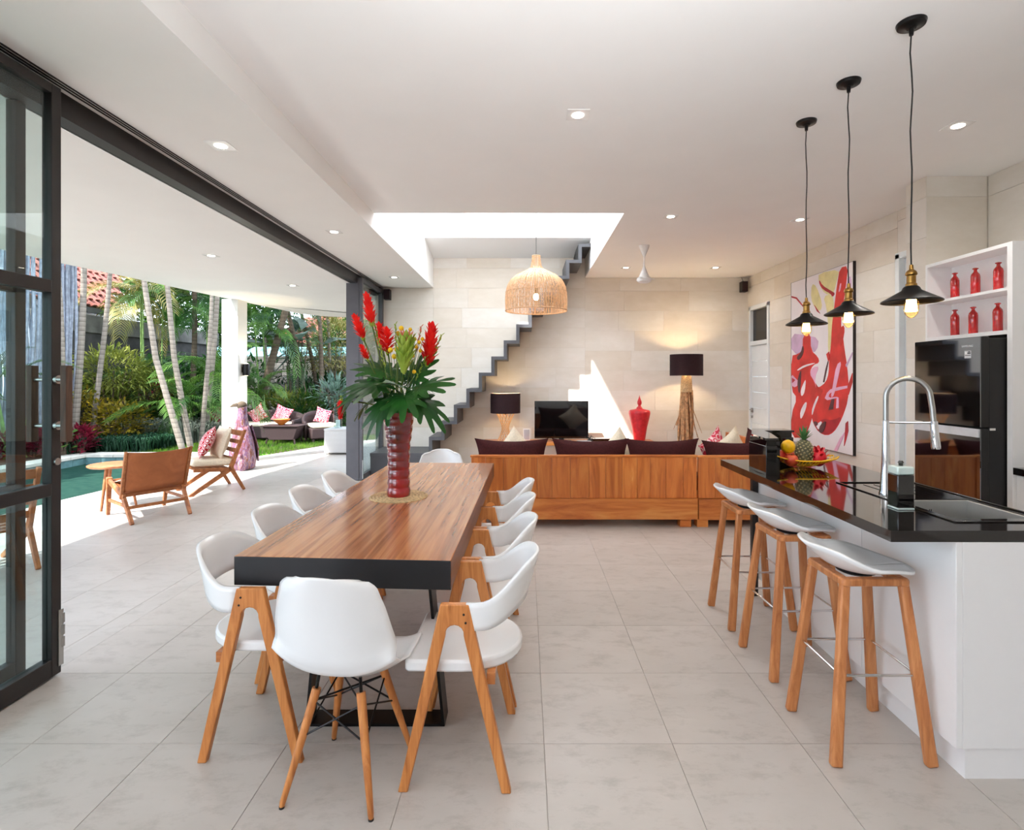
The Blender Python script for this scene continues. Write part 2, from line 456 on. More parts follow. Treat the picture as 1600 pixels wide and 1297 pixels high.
# ------------------------------------------------------------------ mesh helpers
class MB:
    def __init__(s):
        s.v = []; s.f = []; s.m = []; s.cur = 0
    def add(s, vs, fs):
        b = len(s.v)
        s.v.extend([tuple(p) for p in vs])
        for f in fs:
            s.f.append(tuple(b + i for i in f)); s.m.append(s.cur)
        return s
    def box(s, x0, x1, y0, y1, z0, z1):
        return s.add([(x0, y0, z0), (x1, y0, z0), (x1, y1, z0), (x0, y1, z0), (x0, y0, z1), (x1, y0, z1), (x1, y1, z1), (x0, y1, z1)],
                     [(0, 3, 2, 1), (4, 5, 6, 7), (0, 1, 5, 4), (1, 2, 6, 5), (2, 3, 7, 6), (3, 0, 4, 7)])
    def beam(s, a, b, w, h, up=(0, 0, 1), w2=None, h2=None):
        a = Vector(a); b = Vector(b); d = (b - a).normalized()
        u = Vector(up)
        if abs(d.dot(u)) > 0.97: u = Vector((1, 0, 0))
        r = d.cross(u).normalized(); u = r.cross(d).normalized()
        w2 = w if w2 is None else w2; h2 = h if h2 is None else h2
        vs = []
        for p, ww, hh in ((a, w, h), (b, w2, h2)):
            for sx, sy in ((-1, -1), (1, -1), (1, 1), (-1, 1)):
                vs.append(p + r * (sx * ww / 2) + u * (sy * hh / 2))
        return s.add(vs, [(0, 1, 2, 3), (7, 6, 5, 4), (0, 4, 5, 1), (1, 5, 6, 2), (2, 6, 7, 3), (3, 7, 4, 0)])
    def tube(s, pts, r, n=8, caps=True):
        pts = [Vector(p) for p in pts]
        rs = r if isinstance(r, (list, tuple)) else [r] * len(pts)
        vs = []; fs = []
        prev = None
        for i, p in enumerate(pts):
            if i == 0: d = pts[1] - p
            elif i == len(pts) - 1: d = p - pts[i - 1]
            else: d = pts[i + 1] - pts[i - 1]
            d = d.normalized()
            if prev is None:
                u = Vector((0, 0, 1)) if abs(d.z) < 0.9 else Vector((1, 0, 0))
                x = d.cross(u).normalized()
            else:
                x = (prev - d * prev.dot(d)).normalized()
            prev = x
            y = d.cross(x)
            for k in range(n):
                a = 2 * pi * k / n
                vs.append(p + (x * cos(a) + y * sin(a)) * rs[i])
        for i in range(len(pts) - 1):
            for k in range(n):
                k2 = (k + 1) % n
                fs.append((i * n + k, i * n + k2, (i + 1) * n + k2, (i + 1) * n + k))
        if caps:
            fs.append(tuple(range(n - 1, -1, -1)))
            fs.append(tuple((len(pts) - 1) * n + k for k in range(n)))
        return s.add(vs, fs)
    def lathe(s, prof, n=24, c=(0, 0, 0), sx=1, sy=1, caps=True):
        vs = []; fs = []
        for r, z in prof:
            for k in range(n):
                a = 2 * pi * k / n
                vs.append((c[0] + r * cos(a) * sx, c[1] + r * sin(a) * sy, c[2] + z))
        for i in range(len(prof) - 1):
            for k in range(n):
                k2 = (k + 1) % n
                fs.append((i * n + k, i * n + k2, (i + 1) * n + k2, (i + 1) * n + k))
        if caps:
            fs.append(tuple(range(n - 1, -1, -1)))
            fs.append(tuple((len(prof) - 1) * n + k for k in range(n)))
        return s.add(vs, fs)
    def ball(s, c, r, n=12, sz=1.0):
        prof = [(max(1e-4, r * sin(pi * i / (n // 2 + 1))), -r * sz * cos(pi * i / (n // 2 + 1))) for i in range(n // 2 + 2)]
        return s.lathe(prof, n, c, caps=False)
    def prism(s, outline, axis, t0, t1):
        n = len(outline); vs = []
        for t in (t0, t1):
            for a, b in outline:
                vs.append((t, a, b) if axis == 'X' else (a, t, b) if axis == 'Y' else (a, b, t))
        fs = [tuple(range(n)), tuple(range(2 * n - 1, n - 1, -1))]
        for i in range(n):
            j = (i + 1) % n
            fs.append((i, i + n, j + n, j))
        return s.add(vs, fs)
    def grid(s, fn, nu, nv, closed=False):
        vs = [fn(i / (nu - 1), j / (nv - 1)) for j in range(nv) for i in range(nu)]
        fs = [(j * nu + i, j * nu + i + 1, (j + 1) * nu + i + 1, (j + 1) * nu + i) for j in range(nv - 1) for i in range(nu - 1)]
        return s.add(vs, fs)
    def xform(s, M, start=0):
        s.v[start:] = [tuple(M @ Vector(p)) for p in s.v[start:]]
        return s
    def mesh(s, name, mats, angle=38, fix=True):
        me = bpy.data.meshes.new(name)
        me.from_pydata(s.v, [], s.f)
        if fix:
            bm = bmesh.new(); bm.from_mesh(me)
            bmesh.ops.recalc_face_normals(bm, faces=bm.faces[:])
            bm.to_mesh(me); bm.free()
        if isinstance(mats, str): mats = [mats]
        for m in mats: me.materials.append(MATS[m])
        me.polygons.foreach_set('material_index', s.m)
        me.polygons.foreach_set('use_smooth', [True] * len(me.polygons))
        me.set_sharp_from_angle(angle=radians(angle))
        me.update()
        return me

def link(name, me, parent=None, loc=(0, 0, 0), rot=(0, 0, 0), scale=None):
    o = bpy.data.objects.new(name, me)
    COL.objects.link(o)
    o.parent = parent
    o.location = loc; o.rotation_euler = rot
    if scale: o.scale = scale if isinstance(scale, (tuple, list)) else (scale,) * 3
    return o

def part(name, mb, mat, parent=None, loc=(0, 0, 0), rot=(0, 0, 0), bevel=0, label=None, solid=0, sub=0, fix=True, angle=38, stuff=False):
    o = link(name, mb.mesh(name, mat, angle, fix), parent, loc, rot)
    if solid:
        m = o.modifiers.new('solid', 'SOLIDIFY'); m.thickness = solid; m.offset = 0
    if bevel:
        m = o.modifiers.new('bevel', 'BEVEL'); m.width = bevel; m.segments = 2; m.limit_method = 'ANGLE'; m.angle_limit = radians(35)
    if sub:
        m = o.modifiers.new('sub', 'SUBSURF'); m.levels = sub; m.render_levels = sub
    if label: o['label'] = label
    if stuff: o['kind'] = 'stuff'
    return o

def tag(o, label, cat, group=None, kind=None):
    o['label'] = label; o['category'] = cat
    if group: o['group'] = group
    if kind: o['kind'] = kind
    return o

def thing(name, label, cat, loc=(0, 0, 0), rz=0, group=None, kind=None):
    o = bpy.data.objects.new(name, None)
    o.empty_display_size = 0.1
    COL.objects.link(o)
    o.location = loc; o.rotation_euler = (0, 0, rz)
    return tag(o, label, cat, group, kind)

def struct(name, label, cat, loc=(0, 0, 0)):
    return thing(name, label, cat, loc, kind='structure')

def kids(o):
    return [c for c in bpy.data.objects if c.parent == o]

def dup(root, loc, rz, label):
    tree = {}
    for c in bpy.data.objects:
        if c.parent: tree.setdefault(c.parent.name, []).append(c)
    def cp(o, par):
        c = o.copy(); COL.objects.link(c)
        if par: c.parent = par
        for ch in tree.get(o.name, []): cp(ch, c)
        return c
    r = cp(root, None)
    r.location = loc; r.rotation_euler = (0, 0, rz)
    r['label'] = label
    return r

def arc(c, r, a0, a1, n):
    return [(c[0] + r * cos(a0 + (a1 - a0) * i / n), c[1] + r * sin(a0 + (a1 - a0) * i / n)) for i in range(n + 1)]

def smoothstep(a, b, x):
    t = min(1, max(0, (x - a) / (b - a))); return t * t * (3 - 2 * t)
# ================================================================== THE SETTING
WX = 3.74      # right wall
WB = 9.0       # back wall
GX = -2.40     # glass line
BX = -1.53     # ceiling step
ZC = 3.17      # ceiling
ZS = 3.0       # lowered ceiling strip
ZT = 2.87      # terrace ceiling
P = 0.525; GX0 = 0.0787; GY0 = 2.203

def setting(name, mb, mat, label, cat, parent=None, **k):
    o = part(name, mb, mat, parent, **k)
    return tag(o, label, cat, kind='structure')

# floor
fl = setting('floor', MB().box(GX - 0.12, 4.4, -3.2, WB, -0.12, -0.004), 'grout', 'pale grey cement tiled floor of the open living room', 'floor')
tile_cache = {}
def tile_at(parent, x0, x1, y0, y1, mat='floor_tile'):
    w = round(x1 - x0, 3); d = round(y1 - y0, 3)
    if w < 0.05 or d < 0.05: return
    k = (w, d, mat)
    if k not in tile_cache:
        g = 0.0009; b = 0.0009
        a0, a1, c0, c1 = -w / 2 + g, w / 2 - g, -d / 2 + g, d / 2 - g
        mb = MB()
        vs = [(a0, c0, -.004), (a1, c0, -.004), (a1, c1, -.004), (a0, c1, -.004), (a0, c0, -b), (a1, c0, -b), (a1, c1, -b), (a0, c1, -b),
              (a0 + b, c0 + b, 0), (a1 - b, c0 + b, 0), (a1 - b, c1 - b, 0), (a0 + b, c1 - b, 0)]
        fs = [(0, 1, 5, 4), (1, 2, 6, 5), (2, 3, 7, 6), (3, 0, 4, 7), (4, 5, 9, 8), (5, 6, 10, 9), (6, 7, 11, 10), (7, 4, 8, 11), (8, 9, 10, 11)]
        mb.add(vs, fs)
        tile_cache[k] = mb.mesh('tile', mat, 10)
    link('tile', tile_cache[k], parent, ((x0 + x1) / 2, (y0 + y1) / 2, 0))
i0 = -5
for j in range(-4, 13):
    y0 = GY0 + j * P; y1 = min(y0 + P, WB)
    for i in range(i0, 8):
        x0 = max(GX - 0.0, GX0 + i * P); x1 = min(GX0 + (i + 1) * P, 4.0)
        if x1 - x0 > 0.05: tile_at(fl, x0, x1, y0, y1)
# unseen floor behind the camera keeps the same finish
part('tile_field', MB().box(GX, 4.0, -3.2, GY0 - 4 * P - .002, -.004, 0), 'floor_tile', fl, stuff=True)

# terrace
TPOLY = [(-5.72, -3.5), (-5.72, 6.2), (-5.62, 7.2), (-5.58, 9.2), (-5.45, 9.9), (-5.11, 10.2), (-4.75, 11.0), (-4.4, 11.9), (-3.8, 12.9), (-2.3, 13.6), (GX - .12, 13.6), (GX - .12, -3.5)]
def inside(p, poly):
    c = False
    for i in range(len(poly)):
        x1, y1 = poly[i]; x2, y2 = poly[i - 1]
        if (y1 > p[1]) != (y2 > p[1]) and p[0] < (x2 - x1) * (p[1] - y1) / (y2 - y1) + x1: c = not c
    return c
te = setting('terrace_floor', MB().prism(TPOLY, 'Z', -0.15, -0.0015), 'terrace_tile', 'pale cement tiled terrace beside the pool', 'terrace')
n = 0
for j in range(-2, 21):
    y0 = GY0 + j * P; y1 = y0 + P
    for i in range(-12, -4):
        x0 = GX0 + i * P; x1 = min(x0 + P, GX - 0.12)
        if all(inside(q, TPOLY) for q in ((x0, y0), (x1 - .01, y0), (x1 - .01, y1), (x0, y1))):
            tile_at(te, x0, x1, y0, y1, 'terrace_tile'); n += 1
part('threshold', MB().box(GX - .12, GX - .0, -3.2, WB, -.004, 0.0), 'terrace_tile', te)

setting('ground', MB().box(-40, 30, -25, 60, -0.6, -0.16).box(-40, -8.9, -25, 60, -.17, .0).box(-8.9, 30, 10.65, 60, -.17, -.01).box(-8.9, -2.4, 10.3, 10.66, -.17, -.02), 'soil', 'dark garden soil under the planting', 'ground')

# block-clad walls -----------------------------------------------------------
random.seed(11)
def block_wall(parent, axis, plane, face, u0, u1, z0, z1, openings=(), course=0.333, wmin=0.72, wmax=1.15, th=0.008, zoff=0.0):
    """thin cladding blocks on a wall plane; face=+1/-1 is the outward direction"""
    z = z0 + zoff; row = 0
    cache = {}
    while z < z1 - 0.02:
        zt = min(z + course, z1); zb = max(z, z0)
        segs = [(u0, u1)]
        for (a, b, c, d) in openings:
            if c < zt - .01 and d > zb + .01:
                ns = []
                for s0, s1 in segs:
                    if b <= s0 or a >= s1: ns.append((s0, s1)); continue
                    if a > s0: ns.append((s0, a))
                    if b < s1: ns.append((b, s1))
                segs = ns
        for s0, s1 in segs:
            u = s0
            first = True
            while u < s1 - 0.01:
                w = random.uniform(wmin, wmax) * (random.uniform(.4, .8) if first else 1)
                first = False
                e = min(u + w, s1)
                if s1 - e < 0.25: e = s1
                g = 0.0014
                hw = (e - u) / 2 - g; hz = (zt - zb) / 2 - g
                t = th + random.uniform(0, 0.0015)
                b = 0.002
                mb = MB()
                if axis == 'Y':
                    mb.box(-hw, hw, min(0, face * t), max(0, face * t), -hz, hz)
                    loc = ((u + e) / 2, plane, (zb + zt) / 2)
                else:
                    mb.box(min(0, face * t), max(0, face * t), -hw, hw, -hz, hz)
                    loc = (plane, (u + e) / 2, (zb + zt) / 2)
                part('block', mb, 'limestone', parent, loc)
                u = e
        z += course; row += 1

wb = setting('wall_back', MB().box(GX - .1, WX + .3, WB, WB + .25, -.1, 6.0), 'mortar', 'pale limestone block wall behind the staircase and television', 'wall')
block_wall(wb, 'Y', WB, -1, GX, BX, 0, ZS)
block_wall(wb, 'Y', WB, -1, BX, 1.008, 0, 3.5)
block_wall(wb, 'Y', WB, -1, 1.008, WX, 0, ZC, zoff=-0.05)

D1 = (8.20, 8.90, 0, 2.66)        # planked door with transom
D2 = (4.68, 5.38, 0, 2.73)        # second door by the pier
mb = MB()
mb.box(WX, WX + .22, 5.38, 8.20, -.1, ZC + .3).box(WX, WX + .22, 8.90, WB + .1, -.1, ZC + .3)
mb.box(WX, WX + .22, 8.20, 8.90, 2.66, ZC + .3).box(WX, WX + .22, 4.60, 5.38, 2.73, ZC + .3)
wr = setting('wall_right', mb, 'mortar', 'pale limestone wall with the red painting and two doorways', 'wall')
block_wall(wr, 'X', WX, -1, 5.38, WB - .01, 0, ZC, openings=[D1], wmin=.6, wmax=1.0)
block_wall(wr, 'X', WX, -1, 4.68, 5.38, 2.73, ZC)

# pier beside the refrigerator and kitchen side wall
pr = setting('wall_pier', MB().box(3.33, 4.2, 4.46, 4.68, 0, ZC), 'mortar', 'stone faced pier between the second doorway and the refrigerator', 'wall')
block_wall(pr, 'X', 3.33, -1, 4.452, 4.688, 0, ZC, course=.333, wmin=2, wmax=3, th=.004)
block_wall(pr, 'Y', 4.46, -1, 3.33, 3.83, 0, ZC, course=.75, wmin=.9, wmax=1, th=.004)
kw = setting('wall_kitchen', MB().box(3.85, 4.1, -3.2, 4.46, -.1, ZC + .2), 'mortar', 'stone faced kitchen wall behind the shelves', 'wall')
block_wall(kw, 'X', 3.85, -1, 0.6, 4.455, 0, ZC, course=.75, wmin=.9, wmax=1.2, th=.01)

setting('wall_rear', MB().box(GX - .1, 4.1, -3.2, -3.0, 0, ZC), 'ceiling_paint', 'white rear wall of the room behind the camera', 'wall')

# ceilings
TOP = 3.62
setting('ceiling', MB().box(BX, WX + .3, -3.2, 5.46, ZC, TOP).box(1.008, WX + .3, 5.46, WB + .2, ZC, TOP), 'ceiling_paint', 'white plaster ceiling above dining table and kitchen', 'ceiling')
setting('ceiling_strip', MB().box(GX - .14, BX, -3.2, WB + .2, ZS, TOP), 'beam_paint', 'lowered white ceiling strip along the open glass side', 'ceiling')
TC = [(-5.62, -3.5), (-5.60, 5.74), (-5.57, 6.38), (-5.41, 7.33), (-5.28, 8.53), (-5.04, 10.1), (-4.83, 11.55), (-4.5, 12.0), (-4.14, 12.2), (-2.2, 12.7), (GX - .13, 12.7), (GX - .13, -3.5)]
setting('ceiling_terrace', MB().prism(TC, 'Z', ZT, TOP), 'beam_paint', 'curved white terrace roof slab over the poolside', 'ceiling')

# open shaft above the staircase
SH = 5.2
setting('wall_shaft_left', MB().box(BX - .25, BX, 5.2, WB + .2, TOP, SH), 'shaft_paint', 'white left side of the light shaft', 'wall')
setting('wall_shaft_right', MB().box(1.008, 1.25, 5.2, WB + .2, TOP, SH), 'shaft_paint', 'white right side of the light shaft', 'wall')
setting('wall_shaft_front', MB().box(BX - .25, 1.25, 5.21, 5.46, TOP, SH), 'shaft_paint', 'white near side of the light shaft', 'wall')
mb = MB()
mb.prism([(8.19, 3.635), (WB, 3.50), (WB, 3.75), (8.39, 3.80), (8.39, SH), (8.19, SH)], 'X', BX, 1.008)
setting('beam_shaft', mb, 'shaft_paint', 'sunlit white beam spanning the far side of the light shaft', 'beam')
setting('shaft_sun_mask', MB().box(-.63, 1.25, 5.2, WB + .2, SH, SH + .12).box(BX - .25, -.63, 8.39, WB + .2, SH, SH + .12), 'shaft_paint', 'unseen white slab added over the light shaft to clip the sun', 'roof')  # unseen slab added so its edge bounds the sun patch on the back wall
setting('roof_slab', MB().box(-5.7, 4.3, -3.5, 5.2, TOP, TOP + .15).box(1.25, 4.3, 5.2, WB + .3, TOP, TOP + .15).box(-5.2, BX - .25, 5.2, 11.0, TOP, TOP + .15), 'ceiling_paint', 'flat concrete roof over the house', 'roof')

# track along the lowered ceiling edge
tk = setting('trim_1', MB().box(GX - .14, GX - .03, -3.2, WB, ZT, ZS - .002), 'black_frame', 'dark metal header beam above the open glass side', 'door header')
for k in range(3):
    part('track_groove', MB().box(GX + .005 + k * .022, GX + .013 + k * .022, -3.0, WB - .1, ZS - .006, ZS - .001), 'black_matt', tk)

# terrace column with up and down light
cl = setting('column', MB().box(-5.30, -5.02, 9.40, 9.72, 0, ZT), 'column_paint', 'square white terrace column behind the carved bird', 'column')
sc = thing('wall_lamp', 'small black up and down wall lamp on the terrace column', 'lamp', (-5.02, 9.56, 1.64))
part('housing', MB().lathe([(.05, -.105), (.055, -.1), (.062, 0), (.055, .1), (.05, .105)], 16, (.065, 0, 0)), 'black_metal', sc)
part('bracket', MB().box(0, .03, -.03, .03, -.05, .05), 'black_metal', sc)
for s in (1, -1):
    part('lens', MB().lathe([(.035, 0), (.035, .004)], 12, (.065, 0, s * .106)), 'bulb_glow_soft', sc, label='glowing lens')
    d = bpy.data.lights.new('wall_lamp_light', 'SPOT'); d.energy = 34; d.spot_size = radians(95); d.color = (1, .78, .5); d.shadow_soft_size = .03
    lo = bpy.data.objects.new('wall_lamp_light', d); COL.objects.link(lo); lo.parent = sc; lo.location = (.065, 0, s * .115)
    lo.rotation_euler = (0 if s < 0 else pi, 0, 0)

# planked door with transom window in right wall
def ycyl(mb, x, y0, y1, z, r, n=12):
    mb.tube([(x, y0, z), (x, y1, z)], r, n)
dr = struct('door_1', 'white planked interior door with dark transom window at far right', 'door', (WX, 8.55, 0))
mb = MB()
mb.box(-.03, .1, -.36, -.30, 0, 2.66).box(-.03, .1, .30, .36, 0, 2.66).box(-.03, .1, -.36, .36, 2.60, 2.67).box(-.03, .1, -.30, .30, 2.02, 2.09)
part('door_frame', mb, 'door_white', dr, bevel=.004)
for k in range(8):
    part('plank', MB().box(-.005, .035, -.30, .30, .006 + k * .252, .006 + k * .252 + .246), 'door_white', dr, bevel=.003)
mb = MB().box(-.028, -.005, .245, .285, .93, 1.0)
mb.box(-.028, -.005, .25, .28, .84, .88)
mb.beam((-.05, .265, .975), (-.05, .15, .975), .014, .014); mb.beam((-.028, .265, .975), (-.055, .265, .975), .016, .016)
part('door_handle', mb, 'aluminium', dr, label='metal lever handle with keyhole plate')
part('pane', MB().box(.02, .026, -.30, .30, 2.09, 2.60), 'transom_glass', dr, label='dark transom glass')
part('dark_backing', MB().box(.3, .32, -.36, .36, 1.9, 2.7), 'black_matt', dr, label='black sheet standing in for the dark behind the transom')  # black sheet stands in for the darkness behind the glass

dr = struct('door_2', 'white door frame in the right wall beside the stone pier', 'door', (WX, 5.03, 0))
mb = MB().box(-.03, .1, .30, .36, 0, 2.73).box(-.03, .1, -.35, -.30, 0, 2.73).box(-.03, .1, -.35, .36, 2.68, 2.74)
part('door_frame', mb, 'door_white', dr, bevel=.004)
part('door_leaf', MB().box(.03, .07, -.30, .30, .005, 2.68), 'door_white', dr)

# folded glass doors -------------------------------------------------------
def leaf(root, x, y0, y1, stile=.055, rails=(.03, .93, 1.94, 2.93), handle_side=None):
    """glazed door leaf in the plane X = x"""
    t = .05
    for y in (y0, y1 - stile):
        part('stile', MB().box(x - t / 2, x + t / 2, y, y + stile, .012, 2.96), 'black_frame', root, bevel=.003)
    for k, z in enumerate(rails):
        hh = .07 if k == 0 else .045
        part('rail', MB().box(x - t / 2, x + t / 2, y0 + stile, y1 - stile, z - .018, min(z + hh, 2.96)), 'black_frame', root, bevel=.003)
    for k in range(len(rails) - 1):
        part('pane', MB().box(x - .004, x + .004, y0 + stile, y1 - stile, rails[k] + (.07 if k == 0 else .045), rails[k + 1] - .018), 'window_glass', root)

d = struct('door_3', 'black framed glass door leaf folded open at left, nearest', 'glass door')
leaf(d, -2.37, 1.72, 2.72)
mb = MB()
for zz in (.14, .2, .26): mb.tube([(-2.345, 2.725, zz), (-2.345, 2.725, zz + .05)], .012, 10)
mb.box(-2.36, -2.34, 2.70, 2.728, .05, .33)
part('hinge', mb, 'brushed_steel', d, label='steel bottom hinge')
for s in (-1, 1):
    part('pull_handle', MB().box(-2.37 + s * .085 - .015, -2.37 + s * .085 + .015, 2.66, 2.70, 1.18, 1.56), 'handle_wood', d, bevel=.003, label='square dark wooden pull handle')
mb = MB()
for zz in (1.26, 1.49): mb.tube([(-2.46, 2.68, zz), (-2.28, 2.68, zz)], .010, 10)
for zz in (1.26, 1.49): mb.tube([(-2.345, 2.69, zz), (-2.33, 2.69, zz)], .022, 14)
part('standoff', mb, 'brushed_steel', d, label='steel handle standoffs')
part('lock', MB().tube([(-2.35, 2.69, 1.08), (-2.335, 2.69, 1.08)], .018, 14), 'brushed_steel', d)

d = struct('door_4', 'second black framed glass leaf folded behind the nearest one', 'glass door')
leaf(d, -2.53, 1.70, 2.70)

d = struct('door_5', 'grey framed glass door leaf at far end beside the staircase', 'glass door')
part('stile', MB().box(-2.59, -2.405, 7.79, 7.88, .01, 2.95), 'grey_frame', d, bevel=.004)
part('stile', MB().box(-2.405, -2.36, 7.80, 7.86, .01, 2.95), 'grey_frame', d, bevel=.003)
part('stile', MB().box(-2.425, -2.36, 8.90, 8.985, .01, 2.98), 'grey_frame', d, bevel=.003)
for a, b in ((.012, .08), (.93, .985), (2.90, 2.96)):
    part('rail', MB().box(-2.42, -2.37, 7.86, 8.90, a, b), 'grey_frame', d)
for a, b in ((.08, .93), (.985, 2.90)):
    part('pane', MB().box(-2.399, -2.391, 7.86, 8.90, a, b), 'window_glass', d)
part('flush_bolt', MB().box(-2.358, -2.35, 7.80, 7.82, .03, .3), 'brushed_steel', d)

# low outer wall at the left of the stair, so the stair corner closes
# staircase ----------------------------------------------------------------
st = thing('staircase', 'dark grey folded steel staircase climbing along the stone wall', 'staircase', (0, 0, 0))
SY0, SY1 = 8.19, WB - .012
tr_, ri = .1901, .2457
x0 = (670 - 820) * 8.19 / 840
z0 = .593; T = .05
for i in range(13):
    X = x0 + i * tr_; Z = z0 + i * ri
    w = tr_ + (T if i < 12 else .03)
    part('tread', MB().box(X, min(X + w, 1.005), SY0, SY1, Z - T, Z), 'stair_steel', st)
    part('riser', MB().box(X, X + T, SY0, SY1, Z - ri, Z - T), 'stair_steel', st)
part('landing', MB().box(-2.36, x0 + T, SY0, SY1, z0 - ri - T, z0 - ri), 'stair_steel', st)
part('plinth', MB().box(-2.36, x0 + T, SY0 + .02, SY1, 0, z0 - ri - T), 'stair_steel', st)

# downlights ---------------------------------------------------------------
def downlight(x, y, z, label, r=.038, watts=22, lit=True):
    t = thing('downlight', label, 'downlight', (x, y, z), group='recessed downlights')
    mb = MB().box(-.07, .07, -.07, .07, -.004, 0)
    part('plate', mb, 'white_lacquer', t)
    part('lens', MB().lathe([(r, 0), (r * .9, .002)], 18, (0, 0, -.007)), 'downlight_glow', t, label='glowing lens')
    if lit:
        d = bpy.data.lights.new('downlight_beam', 'SPOT'); d.energy = watts; d.spot_size = radians(110); d.spot_blend = .8
        if x > 2.5: d.energy = 40; d.spot_size = radians(155); d.spot_blend = 1.0
        d.color = (1, .95, .88); d.shadow_soft_size = .05
        lo = bpy.data.objects.new('downlight_beam', d); COL.objects.link(lo); lo.parent = t; lo.location = (0, 0, -.02)
for x, y, z, lb in ((.337, 3.413, ZC, 'small square downlight in the white ceiling above the walkway, nearest centre'),
                 (1.511, 5.567, ZC, 'small downlight in the ceiling just right of the light shaft corner'),
                 (2.907, 5.68, ZC, 'small downlight in the ceiling between first and second hanging bar lamp'),
                 (1.534, 8.156, ZC, 'small downlight in the ceiling just left of the white fan'),
                 (2.893, 8.156, ZC, 'small downlight in the ceiling nearest the far wall, right of the fan'),
                 (2.869, 3.56, ZC, 'small downlight in the ceiling right of the nearest hanging bar lamp'),
                 (-1.963, 3.471, ZS, 'nearest small downlight in the lowered ceiling strip'),
                 (-1.96, 5.526, ZS, 'middle small downlight in the lowered ceiling strip'),
                 (-1.95, 8.03, ZS, 'farthest small downlight in the lowered ceiling strip'),
                 (-3.517, 6.03, ZT, 'nearer small round downlight under the terrace roof'),
                 (-3.45, 7.99, ZT, 'farther small round downlight under the terrace roof')):
    downlight(x, y, z, lb, lit=z != ZT)

# corner loudspeakers
for x, z, lb in ((3.62, 3.0, 'small black corner loudspeaker on the far wall at right'), (-2.27, 2.87, 'small black corner loudspeaker on the far wall at left')):
    t = thing('loudspeaker', lb, 'speaker', (x, WB - .01, z), group='wall loudspeakers')
    part('body', MB().box(-.05, .05, -.16, -.04, -.085, .085), 'black_matt', t, bevel=.006)
    part('grille', MB().box(-.043, .043, -.165, -.16, -.078, .078), 'shade_fabric', t)
    part('bracket', MB().box(-.015, .015, -.05, 0, -.02, .02), 'black_metal', t)
    if x > 0: part('cable', MB().tube([(0, -.02, .02), (.02, -.03, .1), (.0, -.01, .17)], .004, 6), 'black_matt', t)
# ================================================================== DINING GROUP
# table: thick slab, slightly out of square
tb = thing('dining_table', 'long thick wooden slab dining table with black end on steel legs', 'table', (-.70, 3.35, 0))
ox, oy = -.70, 3.35
fl_, fr_, br_, bl_ = (-1.174 - ox, 2.168 - oy), (-.29 - ox, 2.115 - oy), (-.26 - ox, 4.53 - oy), (-1.125 - ox, 4.56 - oy)
outl = [fl_, fr_, br_, bl_]
mb = MB().prism(outl, 'Z', .662, .78)
mb.m = []
for f in mb.f:
    mb.m.append(0)
tt = mb.mesh('table_top', ['table_top_wood', 'teak_side', 'ebony_paint'])
for pl in tt.polygons:
    nrm = pl.normal
    if nrm.y < -.8: pl.material_index = 2
    elif abs(nrm.z) < .5: pl.material_index = 1
o = link('table_top', tt, tb)
m = o.modifiers.new('bevel', 'BEVEL'); m.width = .004; m.segments = 2
for y, s in ((2.36 - oy, 1), (4.3 - oy, -1)):
    mb = MB()
    cx = .05
    a, b = (-.29, .30), (-.23, .235)
    mb.beam((cx + a[0], y, .006), (cx + a[1], y, .006), .10, .012, up=(0, 0, 1))
    mb.beam((cx + a[0], y, .0), (cx + b[0], y, .66), .012, .10, up=(0, 1, 0))
    mb.beam((cx + a[1], y, .0), (cx + b[1], y, .66), .012, .10, up=(0, 1, 0))
    mb.beam((cx + b[0], y, .655), (cx + b[1], y, .655), .10, .012, up=(0, 0, 1))
    part('leg_frame', mb, 'black_metal', tb)

# A-frame armchairs: faces -X at rotation 0 (open front toward -X)
def make_chair(label, loc, rz):
    t = thing('armchair', label, 'chair', loc, rz, group='white shell chairs with wooden A-frames')
    H = .68
    def side(s):
        # outline in (x, z)
        o = [(-.052, H), (.052, H)]
        o += [(.205, 0), (.17, 0)]
        o += [(.036, .555)] + arc((0, .572), .034, -.15, pi + .15, 8) + [(-.036, .555)]
        o += [(-.17, 0), (-.205, 0)]
        y = s * .228
        mb = MB().prism(o, 'Y', y - .014, y + .014)
        return mb
    for s in (-1, 1):
        fr = part('side_frame', side(s), 'oak_leg', t, bevel=.004)
        mb = MB()
        for (hx, hz) in ((.034, .645), (.041, .615)):
            mb.tube([(hx, s * .243, hz), (hx, s * .2415, hz)], .0045, 8)
        part('peg', mb, 'hole_dark', fr)
    mb = MB()
    mb.beam((-.10, -.215, .40), (-.10, .215, .40), .03, .04); mb.beam((.13, -.215, .40), (.13, .215, .40), .03, .04)
    part('seat_rail', mb, 'oak_leg_x', t)
    # seat
    pts = [(-.19, -.20), (-.175, -.21)]
    pts += [(.02 + .22 * sin(a), -.212 * cos(a)) for a in [pi * k / 16 for k in range(17)]]
    pts += [(-.175, .21), (-.19, .20)]
    pts = [(x, y) for x, y in pts]
    part('seat', MB().prism(pts, 'Z', .418, .462), 'white_plastic', t, bevel=.010)
    # backrest band
    def f(u, v):
        a = -pi / 2 + pi * u
        k = cos(a)                      # 0 at arms, 1 at back
        kk = max(0, k) ** .8
        zt = .684 + .125 * smoothstep(0.15, 1, k)
        zb = .585 + .055 * smoothstep(0.15, 1, k)
        lean = .05 * kk
        z = zb + (zt - zb) * v
        x = .042 + .012 * (1 - v) * (1 - kk) + (.213 + lean * v) * kk
        y = (.232 + .004 * kk + .012 * v * kk) * sin(a)
        return (x, y, z)
    mb = MB().grid(f, 33, 6)
    part('backrest', mb, 'white_plastic', t, solid=.014, bevel=0, angle=60)
    for s in (-1, 1):
        pass
    return t
YS = [2.18, 2.68, 3.18, 3.63]
